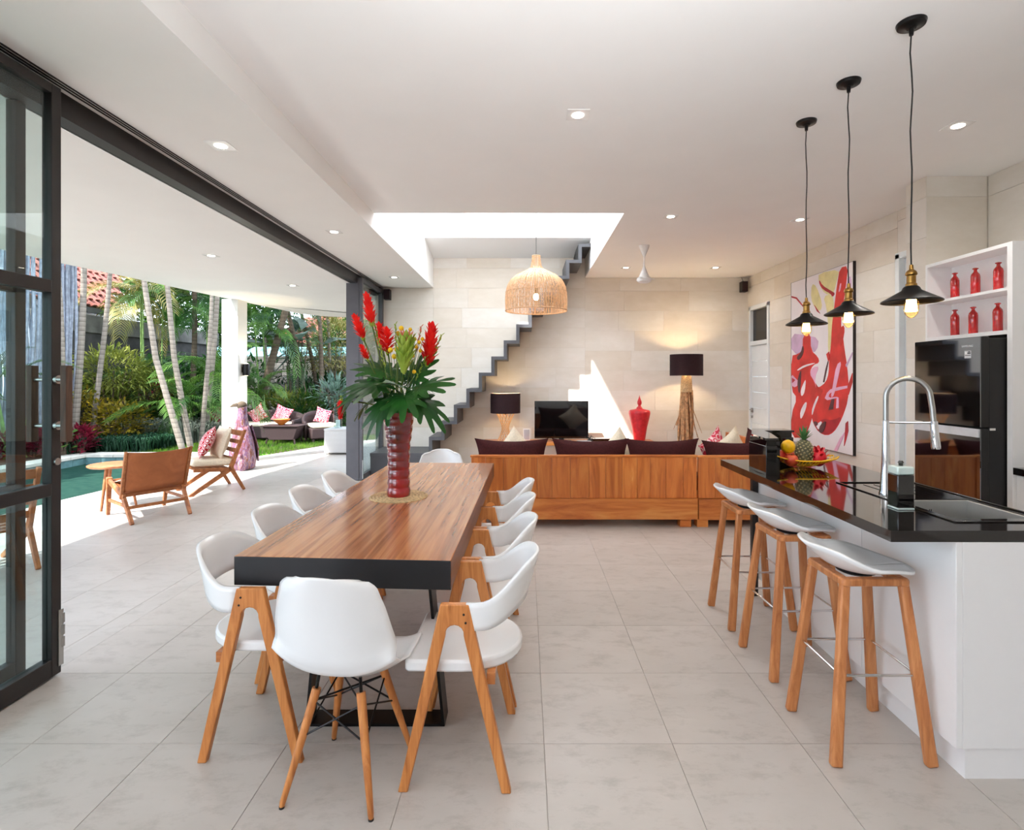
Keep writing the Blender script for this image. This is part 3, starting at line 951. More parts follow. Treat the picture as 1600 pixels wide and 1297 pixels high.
c0 = make_chair('white armchair with wooden A-frame on the right side of the table, nearest camera', (-.25, 2.18, 0), radians(-1))
for y, lb, rz in ((2.68, 'white armchair on the right side of the table, second from camera', 1),
              (3.18, 'white armchair on the right side of the table, third from camera', -1),
              (3.64, 'white armchair on the right side of the table, farthest, next to the sofa', 0)):
    dup(c0, (-.245, y, 0), radians(rz), lb)
for x, y, lb, rz in ((-1.07, 2.33, 'white armchair with wooden A-frame on the left side of the table, nearest camera', 180),
                 (-1.12, 2.87, 'white armchair on the left side of the table, second from camera', 180),
                 (-1.16, 3.40, 'white armchair on the left side of the table, third from camera', 181),
                 (-1.16, 3.93, 'white armchair on the left side of the table, farthest, by the glass door', 180)):
    dup(c0, (x, y, 0), radians(rz), lb)

# moulded end chairs: face +Y at rotation 0
def make_shell_chair(label, loc, rz):
    t = thing('side_chair', label, 'chair', loc, rz, group='moulded white chairs at the table ends')
    path = [(.225, .405), (.205, .425), (.15, .435), (.07, .428), (-.02, .424), (-.10, .432), (-.155, .462), (-.182, .51), (-.196, .57), (-.212, .64), (-.228, .71), (-.243, .78), (-.250, .815), (-.253, .835)]
    wid = [.17, .205, .225, .232, .236, .236, .234, .232, .228, .218, .202, .178, .150, .115]
    n = len(path)
    def f(u, v):
        q = v * (n - 1); i = min(n - 2, int(q)); w = q - i
        y = path[i][0] * (1 - w) + path[i + 1][0] * w
        z = path[i][1] * (1 - w) + path[i + 1][1] * w
        W = wid[i] * (1 - w) + wid[i + 1] * w
        s = 2 * u - 1
        sit = 1 - smoothstep(5, 8, q)
        e = abs(s) ** 2.4
        z += e * (.055 * sit * (smoothstep(0, 2.5, q)) - .03 * smoothstep(11, 13, q))
        y += e * (1 - sit) * .075
        if 4 < q < 9: z += e * .03 * sin((q - 4) / 5 * pi)
        return (s * W, y, z)
    part('shell', MB().grid(f, 23, 40), 'white_plastic', t, solid=.009, angle=80)
    feet = [(-.165, -.185), (.165, -.185), (.165, .175), (-.165, .175)]
    tops = [(-.085, -.095), (.085, -.095), (.085, .085), (-.085, .085)]
    for (fx, fy), (tx, ty) in zip(feet, tops):
        lg = part('leg', MB().tube([(fx, fy, 0.004), (fx * .97 + tx * .03, fy * .97 + ty * .03, .02), ((fx + tx) / 2, (fy + ty) / 2, .19), (tx, ty, .375)], [.0085, .0105, .0145, .0165], 12), 'oak_leg', t)
        part('foot_cap', MB().tube([(fx, fy, 0), (fx, fy, .007)], .0095, 10), 'rubber', lg)
    mb = MB()
    def L(k, h):
        a = h / .375
        return (feet[k][0] * (1 - a) + tops[k][0] * a, feet[k][1] * (1 - a) + tops[k][1] * a, h)
    for k in range(4):
        k2 = (k + 1) % 4
        mb.tube([L(k, .335), L(k2, .22)], .0035, 6); mb.tube([L(k2, .335), L(k, .22)], .0035, 6)
        mb.tube([L(k, .36), (L(k, .36)[0] * .9, L(k, .36)[1] * .9, .425)], .006, 6)
    mb.tube([L(0, .335), L(2, .335)], .0035, 6); mb.tube([L(1, .335), L(3, .335)], .0035, 6)
    part('wire_brace', mb, 'black_metal', t, label='crossed black wire bracing')
    return t
e0 = make_shell_chair('moulded white shell chair with dowel legs at the near end of the table', (-.655, 2.03, 0), radians(-9))
dup(e0, (-.77, 4.78, 0), radians(180), 'moulded white shell chair at the far end of the table')

# placemat and flower vase
pm = thing('placemat', 'round woven natural placemat under the red vase', 'placemat', (-.762, 3.25, .7805))
mb = MB(); 
for k in range(9):
    r = .175 - k * .0195
    mb.lathe([(r - .0190, 0), (r - .0180, .003), (r - .009, .0075), (r - .001, .003), (r, 0)], 56, caps=False)
part('coil', mb, 'bound_rope', pm)

va = thing('flower_vase', 'tall ripple-textured dark red glass vase on the woven placemat', 'vase', (-.762, 3.25, .787))
prof = []
Hh = .535
for i in range(89):
    z = Hh * i / 88
    b = .066 - .006 * sin(pi * min(1, z / .35)) + .022 * smoothstep(.28, .53, z)
    ring = .0045 * (abs(sin(z * pi / .0535)) ** .6)
    prof.append((b + ring * 1.3, z))
inner = [(b - .012, z) for b, z in prof[::-8] if z > .03]
ruby = part('body', MB().lathe([(0.001, 0)] + prof + inner + [(.001, .03)], 40, caps=False), 'ruby_glass', va, angle=70)
VX, VY, VZ = -.762, 3.25, .787
def PX(x, y, Y):
    return Vector(((x - 820) * Y / 840, Y, 1.5 - (y - 590) * Y / 840))
def stemtube(mb, tip, base=None, r=.004, bend=.5, n=7):
    base = Vector(base or (VX + random.uniform(-.02, .02), VY + random.uniform(-.02, .02), VZ + .10))
    lip = Vector((VX, VY, VZ + .52)) + Vector(((tip[0] - VX) * .25, (tip[1] - VY) * .25, 0)).normalized() * min(.055, ((tip[0] - VX) ** 2 + (tip[1] - VY) ** 2) ** .5 * .3)
    pts = [base.lerp(lip, k / 2) for k in range(2)]
    for k in range(n):
        t = k / (n - 1)
        pts.append(lip.lerp(Vector(tip), t) + Vector((0, 0, 1)) * sin(pi * t) * .03 * bend)
    mb.tube(pts, r, 7)
    d = (Vector(pts[-1]) - Vector(pts[-2])).normalized()
    return d
def petal(mb, base, d, L, W, curl=0.0, side=None, cup=.3):
    d = d.normalized()
    up = side if side is not None else Vector((0, 0, 1))
    r = d.cross(up)
    if r.length < .01: r = d.cross(Vector((1, 0, 0)))
    r.normalize(); nrm = r.cross(d).normalized()
    b = len(mb.v)
    vs = []; rows = [(0, .45), (.3, .95), (.6, 1), (.85, .55), (1, .02)]
    for t, w in rows:
        c = base + d * (L * t) + nrm * (curl * L * t * t)
        for s in (-1, 0, 1):
            vs.append(c + r * (s * w * W / 2) + nrm * (abs(s) * cup * W * .5 * w))
    fs = []
    for i in range(4):
        for k in range(2):
            fs.append((i * 3 + k, i * 3 + k + 1, (i + 1) * 3 + k + 1, (i + 1) * 3 + k))
    mb.add(vs, fs)

def torch(name, label, tip, H, R, tilt=None, flat=1.0, stemtip=None):
    """red ginger head: overlapping pointed bracts around a spike"""
    t = thing(name, label, 'flower', (0, 0, 0), group='red torch flowers in the vase')
    top = Vector(tip); root_ = Vector(stemtip) if stemtip else top - Vector((0, 0, H))
    ax = (top - root_).normalized(); H = (top - root_).length
    mb = MB(); d = stemtube(mb, root_ + ax * .02, r=.005)
    part('stem', mb, 'stem_green', t)
    mb = MB()
    a = 0
    x = ax.cross(Vector((0, 1, 0))).normalized(); y = ax.cross(x)
    N = 40
    for k in range(N):
        q = k / N
        a += 2.4
        r = R * (sin(pi * (0.12 + .85 * q ** .85))) * .42
        o = x * cos(a) + y * sin(a)
        sp = R / H * 2.6
        base = root_ + ax * (H * .78 * q) + o * (r * .35)
        petal(mb, base, ax * 1.0 + o * sp * (1.0 - .55 * q), H * .34 * (1 - .15 * q), H * .15 * (1 - .2 * q), curl=-.10, side=o * -1, cup=.3)
    part('bracts', mb, 'bract_red', t, fix=False, stuff=True)
    mb = MB()
    for k in range(5):
        a = k * 1.26
        o = x * cos(a) + y * sin(a)
        petal(mb, root_ - ax * .015, ax + o * .35, H * .34, H * .16, curl=.05, side=-o)
    part('calyx', mb, 'bract_green', t, fix=False)
    return t
random.seed(5)
torch('torch_flower', 'tallest red torch flower, upper left of the bouquet', PX(572, 457, 3.22), .17, .05, stemtip=PX(581, 507, 3.22))
torch('torch_flower', 'red torch flower leaning out at the left of the bouquet', PX(553, 490, 3.18), .16, .05, stemtip=PX(568, 530, 3.2))
torch('torch_flower', 'small red torch flower low on the left of the bouquet', PX(563, 537, 3.12), .1, .04, stemtip=PX(575, 562, 3.15))
torch('torch_flower', 'broad red torch flower in the middle of the bouquet', PX(604, 508, 3.16), .16, .10, stemtip=PX(606, 552, 3.18))
torch('torch_flower', 'red torch flower behind the broad one in the bouquet', PX(592, 503, 3.3), .15, .06, stemtip=PX(598, 545, 3.3))
torch('torch_flower', 'large upright red torch flower at the right of the bouquet', PX(676, 503, 3.2), .24, .07, stemtip=PX(668, 572, 3.22))
torch('torch_flower', 'hanging red flower beneath the far left leaf', PX(532, 655, 3.2), .08, .03, stemtip=PX(533, 622, 3.2))

# protea
pt = thing('protea', 'large pale green protea bud with pink tips in the bouquet centre', 'flower', (0, 0, 0))
base = PX(630, 585, 3.02); top = PX(636, 512, 3.02)
mb = MB(); stemtube(mb, base, r=.006); part('stem', mb, 'stem_green', pt)
ax = (top - base).normalized(); H = (top - base).length
x = ax.cross(Vector((0, 1, 0))).normalized(); y = ax.cross(x)
for nm, mt, rng, ln, sp in (('outer_bracts', 'bract_green', 40, .36, .36), ('inner_bracts', 'bract_pink', 18, .42, .14)):
    mb = MB(); a = 0
    for k in range(rng):
        q = k / rng; a += 2.4
        o = x * cos(a) + y * sin(a)
        if nm == 'outer_bracts':
            r = .045 * sin(pi * (.1 + .62 * q))
            petal(mb, base + ax * (H * .62 * q) + o * r * .7, ax + o * sp * (1 - .6 * q), H * ln, .034, curl=-.15, side=-o, cup=.5)
        else:
            petal(mb, base + ax * (H * (.50 + .06 * q)) + o * (.026 * (1 - .4 * q)), ax + o * sp, H * ln, .02, curl=-.05, side=-o, cup=.5)
    part(nm, mb, mt, pt, fix=False, stuff=True)

# yellow button flowers
random.seed(9)
for k, (px, py, yy) in enumerate([(620, 546, 3.12), (610, 547, 3.14), (616, 557, 3.10), (627, 513, 3.2), (622, 521, 3.24), (648, 530, 3.15), (655, 535, 3.18), (660, 530, 3.2), (650, 542, 3.2), (645, 556, 3.2), (647, 581, 3.08), (641, 515, 3.25), (657, 548, 3.2)]):
    pos = ['left of centre', 'far left', 'lower left', 'high behind the protea', 'high at the left of the protea', 'right of the protea', 'right of centre', 'highest on the right', 'mid right', 'lower right', 'lowest, below the protea', 'top centre', 'under the right cluster'][k]
    t = thing('button_flower', 'round yellow button flower in the bouquet, ' + pos, 'flower', (0, 0, 0), group='yellow button flowers')
    tip = PX(px, py, yy)
    mb = MB(); stemtube(mb, tip - Vector((0, 0, .012)), r=.0018); part('stem', mb, 'stem_green', t)
    mb = MB().ball(tip, .0155 if k < 5 else .012, 12)
    part('head', mb, 'bloom_yellow', t)
# pale bud spikes
for k, (px, py, yy, lb) in enumerate([(585, 505, 3.25, 'pale green bud spike left of the broad red flower'), (618, 508, 3.2, 'pale green bud spike left of the protea'), (690, 525, 3.25, 'pale green bud spike at the far right of the bouquet'),
                      (684, 545, 3.2, 'pale bud spike leaning right under the tall red flower'), (592, 535, 3.1, 'pale bud spike between the left red flowers'), (665, 560, 3.15, 'pale bud spike below the right red flower'), (658, 512, 3.3, 'slim pinkish bud spike behind the protea')]):
    t = thing('bud_spike', lb, 'flower', (0, 0, 0), group='bud spikes in the vase')
    tip = PX(px, py, yy)
    mb = MB(); d = stemtube(mb, tip, r=.0025); part('stem', mb, 'stem_green', t)
    mb = MB()
    for j in range(12):
        c = tip - d * (.014 * j)
        o = Vector((cos(j * 2.4), sin(j * 2.4), .2)).normalized()
        petal(mb, c, d * .9 + o * .6, .028, .012, side=-o, cup=.6)
    part('buds', mb, 'bract_green' if k != 6 else 'bract_pink', t, fix=False)

# big lobed leaves
def lobed_leaf(L, W, droop, lobes=8):
    lobes += 1
    mb = MB()
    nseg = 108
    ctr = []
    vs = [(0.10 * L, 0, 0)]
    rings_ = 3
    outl = []
    for k in range(nseg + 1):
        th = -pi * .93 + 2 * pi * .93 * k / nseg
        base = .5 + .5 * cos(th)
        r = L * (.40 + .62 * base ** 1.1)
        lob = .5 - .5 * cos(th * (lobes * 2 - 1))
        r *= 1 - .52 * lob ** 1.2 * (1 - .2 * base)
        outl.append((r * cos(th) + 0.0, r * sin(th) * W))
    for ri in range(1, rings_ + 1):
        q = ri / rings_
        for (a, b) in outl:
            x = a * q; y = b * q
            z = -droop * (max(0, x) / L) ** 2 * L - .25 * abs(y) ** 1.5 + .02 * L * sin(18 * y / L) * q
            vs.append((x, y, z))
    n = nseg + 1
    fs = [(0, 1 + k, 2 + k) for k in range(nseg)]
    for ri in range(rings_ - 1):
        for k in range(nseg):
            a = 1 + ri * n + k
            fs.append((a, a + n, a + n + 1, a + 1))
    return mb.add(vs, fs)
lf_mesh = [lobed_leaf(.26, .72, .45, 6).mesh('leaf_blade', 'leaf_deep', 60), lobed_leaf(.26, .8, .2, 6).mesh('leaf_blade', 'leaf_deep', 60)]
LV = [  # px, py, Y of blade base; direction (x,y,z) of tip; scale; label
    (592, 600, 3.10, (-1, -.25, -.05), 1.05, 0, 'large lobed leaf reaching far left from the vase'),
    (566, 606, 3.15, (-1, .1, -.45), .85, 0, 'dark lobed leaf at the far left tip of the bouquet'),
    (606, 628, 3.05, (-.7, -.5, -.75), .85, 0, 'lobed leaf hanging down left of the vase neck'),
    (598, 580, 3.2, (-.8, .2, .35), .8, 1, 'lobed leaf rising left under the red flowers'),
    (618, 600, 3.05, (-.25, -.7, .25), .9, 1, 'lobed leaf in front, left of centre'),
    (632, 618, 3.02, (.1, -.7, -.35), .85, 1, 'lobed leaf hanging over the front of the vase lip'),
    (652, 606, 3.1, (.9, -.35, .25), .9, 1, 'lobed leaf rising at the right of the bouquet'),
    (655, 625, 3.1, (.85, -.3, -.55), .85, 0, 'lobed leaf drooping at the right of the vase'),
    (646, 590, 3.2, (.45, .2, .8), .75, 1, 'upright lobed leaf behind the right stems'),
    (612, 592, 3.3, (-.3, .6, .6), .8, 1, 'lobed leaf standing behind the bouquet'),
    (640, 600, 3.35, (.5, .8, .1), .8, 0, 'lobed leaf at the back right of the bouquet'),
    (585, 622, 3.25, (-.9, .5, -.3), .8, 0, 'lobed leaf at the back left of the bouquet'),
]
for px, py, yy, dr_, sc_, mi, lb in LV:
    t = thing('lobed_leaf', lb, 'leaf', (0, 0, 0), group='lobed leaves in the vase')
    b = PX(px, py, yy)
    d = Vector(dr_).normalized()
    mb = MB(); stemtube(mb, b, r=.004); part('stem', mb, 'stem_green', t)
    up = Vector((0, -.55, 1)); r = d.cross(up)
    r.normalize(); u = r.cross(d)
    M = Matrix((d, -r, u)).transposed()
    link('blade', lf_mesh[mi], t, b, M.to_euler(), sc_)

# ================================================================== BAR
isl = thing('kitchen_island', 'white kitchen island with glossy black counter, sink end nearest camera', 'kitchen island', (0, 0, 0))
CX0, CX1, CY0, CY1, CZ0, CZ1 = 1.362, 2.13, 2.0, 3.74, .888, .93
SX0, SX1, SY_0, SY_1 = 1.735, 2.075, 2.17, 2.52
mb = MB()
mb.box(CX0, SX0, CY0, CY1, CZ0, CZ1).box(SX1, CX1, CY0, CY1, CZ0, CZ1).box(SX0, SX1, CY0, SY_0, CZ0, CZ1).box(SX0, SX1, SY_1, CY1, CZ0, CZ1)
part('countertop', mb, 'granite', isl, label='polished black countertop')
part('cabinet_body', MB().box(1.63, 2.10, 2.03, 3.70, .115, .70).box(1.63, 2.10, 2.03, 2.12, .70, .887).box(1.63, 2.10, 2.58, 3.70, .70, .887), 'cabinet_white', isl)
for a, b in ((2.0, 2.56), (2.563, 3.13), (3.133, 3.70)):
    part('side_panel', MB().box(1.605, 1.629, a, b, .118, .887), 'cabinet_white', isl, bevel=.0015)
part('end_panel', MB().box(1.63, 2.11, 2.0, 2.029, .118, .887), 'cabinet_white', isl, bevel=.0015)
part('kick_board', MB().box(1.645, 2.10, 2.01, 3.69, 0, .115), 'aluminium' if 0 else 'cabinet_white', isl)
part('leg', MB().box(1.562, 1.602, 3.69, 3.725, 0, .888), 'black_frame', isl, label='dark square post under the far end')
for a, b, c in ((1.69, 2.105, 2.10), ):
    pass
mb = MB()
mb.box(1.688, 1.70, 2.11, 2.92, CZ1, CZ1 + .006).box(1.70, 2.11, 2.11, 2.122, CZ1, CZ1 + .006).box(2.098, 2.11, 2.11, 2.92, CZ1, CZ1 + .006).box(1.70, 2.098, 2.908, 2.92, CZ1, CZ1 + .006)
part('sink_rim', mb, 'black_gloss', isl, bevel=.002)
for k in range(5):
    part('drain_groove', MB().box(1.80 + k * .055, 1.806 + k * .055, 2.60, 2.86, CZ1, CZ1 + .002), 'black_gloss', isl)
snk = thing('sink', 'square stainless steel sink let into the black counter', 'sink', (0, 0, 0))
mb = MB()
w = .012
mb.box(SX0, SX1, SY_0, SY_1, CZ0 - .17, CZ0 - .158)
mb.box(SX0, SX0 + w, SY_0, SY_1, CZ0 - .16, CZ1 - .004).box(SX1 - w, SX1, SY_0, SY_1, CZ0 - .16, CZ1 - .004)
mb.box(SX0 + w, SX1 - w, SY_0, SY_0 + w, CZ0 - .16, CZ1 - .004).box(SX0 + w, SX1 - w, SY_1 - w, SY_1, CZ0 - .16, CZ1 - .004)
part('basin', mb, 'sink_steel', snk, bevel=.002)
mb = MB()
for dx in (-.016, -.008, .008, .016): mb.box(1.88 + dx - .002, 1.88 + dx + .002, SY_1 - w - .001, SY_1 - w, .872, .886)
mb.box(1.874, 1.886, SY_1 - w - .001, SY_1 - w, .876, .881)
part('overflow_slot', mb, 'black_matt', snk)
part('drain', MB().lathe([(.04, 0), (.038, .003)], 20, (1.9, 2.34, CZ0 - .158)), 'chrome', snk)

fa = thing('faucet', 'tall arched chrome pull-down kitchen faucet by the sink', 'faucet', (1.766, 2.63, CZ1))
part('base', MB().lathe([(.030, 0), (.030, .006), (.025, .02), (.018, .16), (.0145, .355), (.0135, .36)], 24), 'chrome', fa)
part('lever', MB().tube([(.0, 0, .095), (.05, -.012, .088)], .0155, 16).tube([(.05, -.012, .088), (.062, -.015, .086)], .018, 16), 'chrome', fa, label='short cylindrical lever')
dirn = Vector((.9, -.42, 0)).normalized(); R = .089
pts = [Vector((0, 0, .36)), Vector((0, 0, .43)), Vector((0, 0, .475))]
for k in range(1, 15):
    a = pi - (pi * 0.97) * k / 14
    pts.append(dirn * (R + R * cos(a)) + Vector((0, 0, .475 + R * 1.02 * sin(a))))
e = pts[-1]
pts += [e + Vector((dirn.x * .008, dirn.y * .008, -.06)), e + Vector((dirn.x * .014, dirn.y * .014, -.14))]
part('hose', MB().tube(pts, .0125, 16), 'brushed_steel', fa, label='brushed steel arched hose')
e2 = pts[-1]
part('spray_head', MB().tube([e2 + Vector((0, 0, .02)), e2, e2 + Vector((dirn.x * .008, dirn.y * .008, -.10)), e2 + Vector((dirn.x * .009, dirn.y * .009, -.112))], [.0135, .016, .0195, .018], 18), 'chrome', fa)
mb = MB().tube([Vector((0, 0, .352)), dirn * .06 + Vector((0, 0, .352)), e2 + Vector((0, 0, .012)) ], .0055, 8)
mb.lathe([(.0155, -.008), (.0155, .008)], 18, tuple(e2 + Vector((0, 0, .012))))
part('holder_arm', mb, 'chrome', fa)

sd = thing('soap_dispenser', 'square black soap dispenser with clear pump beside the sink', 'soap dispenser', (1.64, 2.345, CZ1), radians(0))
part('base', MB().box(-.037, .037, -.035, .035, 0, .008), 'soap_clear', sd, bevel=.003)
part('body', MB().box(-.036, .036, -.034, .034, .008, .150), 'black_gloss', sd, bevel=.004)
part('collar', MB().box(-.037, .037, -.034, .034, .150, .186), 'soap_clear', sd, bevel=.006, label='pale clear collar')
part('pump', MB().lathe([(.009, 0), (.009, .012), (.012, .016), (.007, .024)], 14, (0, 0, .184)), 'black_gloss', sd)

bb = thing('bread_box', 'glossy black open counter box at the far end of the bar behind the fruit', 'box', (0, 0, 0))
part('side_body', MB().box(1.405, 1.47, 3.13, 3.37, CZ1, 1.10), 'black_gloss', bb, bevel=.002)
part('rear_body', MB().box(1.56, 1.80, 3.60, 3.72, CZ1, 1.10), 'black_gloss', bb, bevel=.003)
part('middle_body', MB().box(1.43, 1.60, 3.372, 3.40, CZ1, 1.10), 'black_gloss', bb)
part('glass_band', MB().box(1.409, 1.466, 3.134, 3.366, 1.10, 1.134), 'transom_glass', bb, label='dark glass band under the lid')
part('glass_band', MB().box(1.57, 1.79, 3.605, 3.715, 1.10, 1.134), 'transom_glass', bb)
part('lid', MB().prism([(1.40, 3.124), (1.475, 3.124), (1.56, 3.40), (1.60, 3.59), (1.80, 3.59), (1.80, 3.73), (1.575, 3.73), (1.425, 3.38)], 'Z', 1.134, 1.147), 'black_gloss', bb, bevel=.001)

# fruit basket
fb = thing('fruit_bowl', 'yellow wire leaf-shaped fruit bowl on the black counter', 'bowl', (1.77, 3.43, CZ1))
def bowl(u, v):   # u along length, v across
    x = -.215 + .43 * u
    s = 2 * v - 1
    w = .125 * sin(pi * min(1, max(0, (u * .94 + .03)))) ** .6
    rise = .085 * abs(2 * u - 1.0) ** 2.2
    if u > .75: rise -= .02 * ((u - .75) / .25)
    return Vector((x, s * w, .004 + rise + .05 * s * s * sin(pi * min(1, max(0, u)))))
mb = MB()
for s in (0, 1):
    mb.tube([bowl(k / 24, s) for k in range(25)], .0045, 8)
part('rim_wire', mb, 'yellow_wire', fb)
mb = MB()
for k in range(1, 22):
    for d in (-1, 1):
        pts = []
        for j in range(9):
            v = j / 8
            u = k / 22 + d * (v - .5) * .16
            pts.append(bowl(min(1, max(0, u)), v))
        mb.tube(pts, .0022, 5)
part('mesh_wire', mb, 'yellow_wire', fb, stuff=True)
t = thing('lemon', 'round yellow lemon on top of the apples', 'fruit', (1.655, 3.38, CZ1 + .135))
part('skin', MB().lathe([(.001, -.046), (.012, -.042), (.03, -.032), (.040, -.014), (.042, 0), (.040, .014), (.03, .032), (.012, .042), (.001, .045)], 20), 'lemon_skin', t, angle=80)
part('stem_end', MB().lathe([(.006, 0), (.004, .003)], 8, (0, 0, .044)), 'pine_leaf', t)
def apple(loc, lb, r=.042):
    t = thing('apple', lb, 'fruit', loc, group='apples in the yellow bowl')
    prof = [(.002, -.80), (.25, -.88), (.6, -.74), (.92, -.25), (1.0, .15), (.86, .62), (.52, .86), (.22, .84), (.03, .66)]
    part('skin', MB().lathe([(a * r, b * r) for a, b in prof], 20, caps=False), 'apple_skin', t, angle=80)
    part('stem', MB().tube([(0, 0, .6 * r), (.004, 0, 1.0 * r)], .0018, 6), 'trunk_dark', t)
apple((1.62, 3.42, CZ1 + .073), 'red and yellow apple at the left of the bowl')
apple((1.665, 3.36, CZ1 + .052), 'red apple at the front of the bowl beneath the lemon')
apple((1.70, 3.45, CZ1 + .055), 'apple behind, between the lemon and the pineapple')
pn = thing('pineapple', 'upright pineapple with leafy crown in the yellow bowl', 'fruit', (1.765, 3.40, CZ1 + .018), radians(20))
prof = [(.02, 0), (.042, .012), (.052, .04), (.054, .075), (.048, .115), (.036, .145), (.018, .16)]
part('body', MB().lathe(prof, 24), 'pine_skin', pn, angle=80)
mb = MB()
for k in range(110):
    q = (k + .5) / 110
    z = .012 + .14 * q
    r = next(p0[0] + (p1[0] - p0[0]) * (z - p0[1]) / (p1[1] - p0[1]) for p0, p1 in zip(prof, prof[1:]) if p0[1] <= z <= p1[1]) - .0005
    a = k * 2.39996
    o = Vector((cos(a), sin(a), 0)); c = o * r + Vector((0, 0, z))
    tt_ = Vector((-sin(a), cos(a), 0))
    s = .0075
    mb.add([c - tt_ * s, c - Vector((0, 0, s)), c + tt_ * s, c + Vector((0, 0, s)), c + o * .006 + Vector((0, 0, .002))], [(0, 1, 4), (1, 2, 4), (2, 3, 4), (3, 0, 4)])
part('eyes', mb, 'pine_eye', pn, stuff=True)
mb = MB()
for k in range(26):
    a = k * 2.4; q = k / 26
    o = Vector((cos(a), sin(a), 0))
    petal(mb, Vector((0, 0, .155 + .01 * q)) + o * .008, Vector((0, 0, 1)) + o * (1.0 - q), .075 * (.7 + .5 * q), .014, curl=-.25 * (1 - q), side=-o)
part('crown', mb, 'pine_leaf', pn, fix=False)
dg = thing('dragon_fruit', 'red scaly dragon fruit right of the pineapple', 'fruit', (1.85, 3.39, CZ1 + .065))
part('skin', MB().ball((0, 0, 0), .048, 16, 1.15), 'dragon_skin', dg)
mb = MB()
for k in range(26):
    a = k * 2.4; q = k / 26; ph = pi * (.15 + .75 * q)
    o = Vector((cos(a) * sin(ph), sin(a) * sin(ph), -cos(ph) * 1.1))
    petal(mb, o * .045, o * .7 + Vector((0, 0, .8)), .034, .022, curl=-.2, side=-o)
part('scales', mb, 'dragon_skin', dg, fix=False)
t2 = thing('dragon_fruit', 'second red dragon fruit lying behind the first', 'fruit', (1.86, 3.48, CZ1 + .07))
part('skin', MB().ball((0, 0, 0), .045, 14, 1.1), 'dragon_skin', t2)

# bar stools
def make_stool(label, loc, rz):
    t = thing('bar_stool', label, 'stool', loc, rz, group='white bar stools with wooden legs')
    ft = [(-.185, -.175), (.185, -.175), (.185, .175), (-.185, .175)]
    tp = [(-.115, -.115), (.115, -.115), (.115, .115), (-.115, .115)]
    H = .705
    for k in range(4):
        f, q = ft[k], tp[k]
        mb = MB()
        # tapered square leg with a rounded knee turning into the top bars
        mb.beam((f[0], f[1], 0), (q[0], q[1], H - .012), .032, .044, up=(1, 0, 0), w2=.030, h2=.036)
        part('leg', mb, 'stool_wood', t, bevel=.008)
    mb = MB()
    for k in range(4):
        a, b = tp[k], tp[(k + 1) % 4]
        mb.beam((a[0], a[1], H - .015), (b[0], b[1], H - .015), .036, .03)
    for q in tp:
        mb.lathe([(.0225, -.03), (.0235, -.01), (.018, .001)], 14, (q[0], q[1], H), caps=True)
    part('top_frame', mb, 'stool_wood', t, bevel=.006)
    zf = .335; a = zf / H
    fp = [(f[0] * (1 - a) + q[0] * a, f[1] * (1 - a) + q[1] * a, zf) for f, q in zip(ft, tp)]
    mb = MB()
    for k in range(4): mb.tube([fp[k], fp[(k + 1) % 4]], .0055, 10)
    part('footrest', mb, 'chrome', t, label='thin chrome footrest rods')
    def f(u, v):
        a = 2 * pi * u
        r = v
        x = cos(a) * r; y = sin(a) * r
        # dish
        z = .712 + .022 * r ** 2 - .004
        back = smoothstep(.1, 1.0, -x)         # back lip on -x side
        z += .088 * back * r ** 1.5
        z -= .012 * smoothstep(.3, 1, x) * r ** 3
        z += .030 * (abs(y) ** 2.2) * (1 - .6 * smoothstep(0, 1, x))
        return (x * .205 - .012 * back, y * .205 * (1 - .06 * max(0, x)), z)
    mb = MB().grid(f, 49, 12)
    part('seat', mb, 'white_plastic', t, solid=.011, angle=80, label='white moulded seat with low back lip')
    part('under_plate', MB().lathe([(.06, .688), (.075, .696), (.07, .7015)], 24), 'black_matt', t)
    return t
s0 = make_stool('white bar stool with wooden legs at the island, nearest camera', (1.385, 2.25, 0), radians(0))
dup(s0, (1.405, 2.83, 0), radians(2), 'middle white bar stool at the island')
dup(s0, (1.41, 3.36, 0), radians(0), 'farthest white bar stool at the island, next to the sofa')

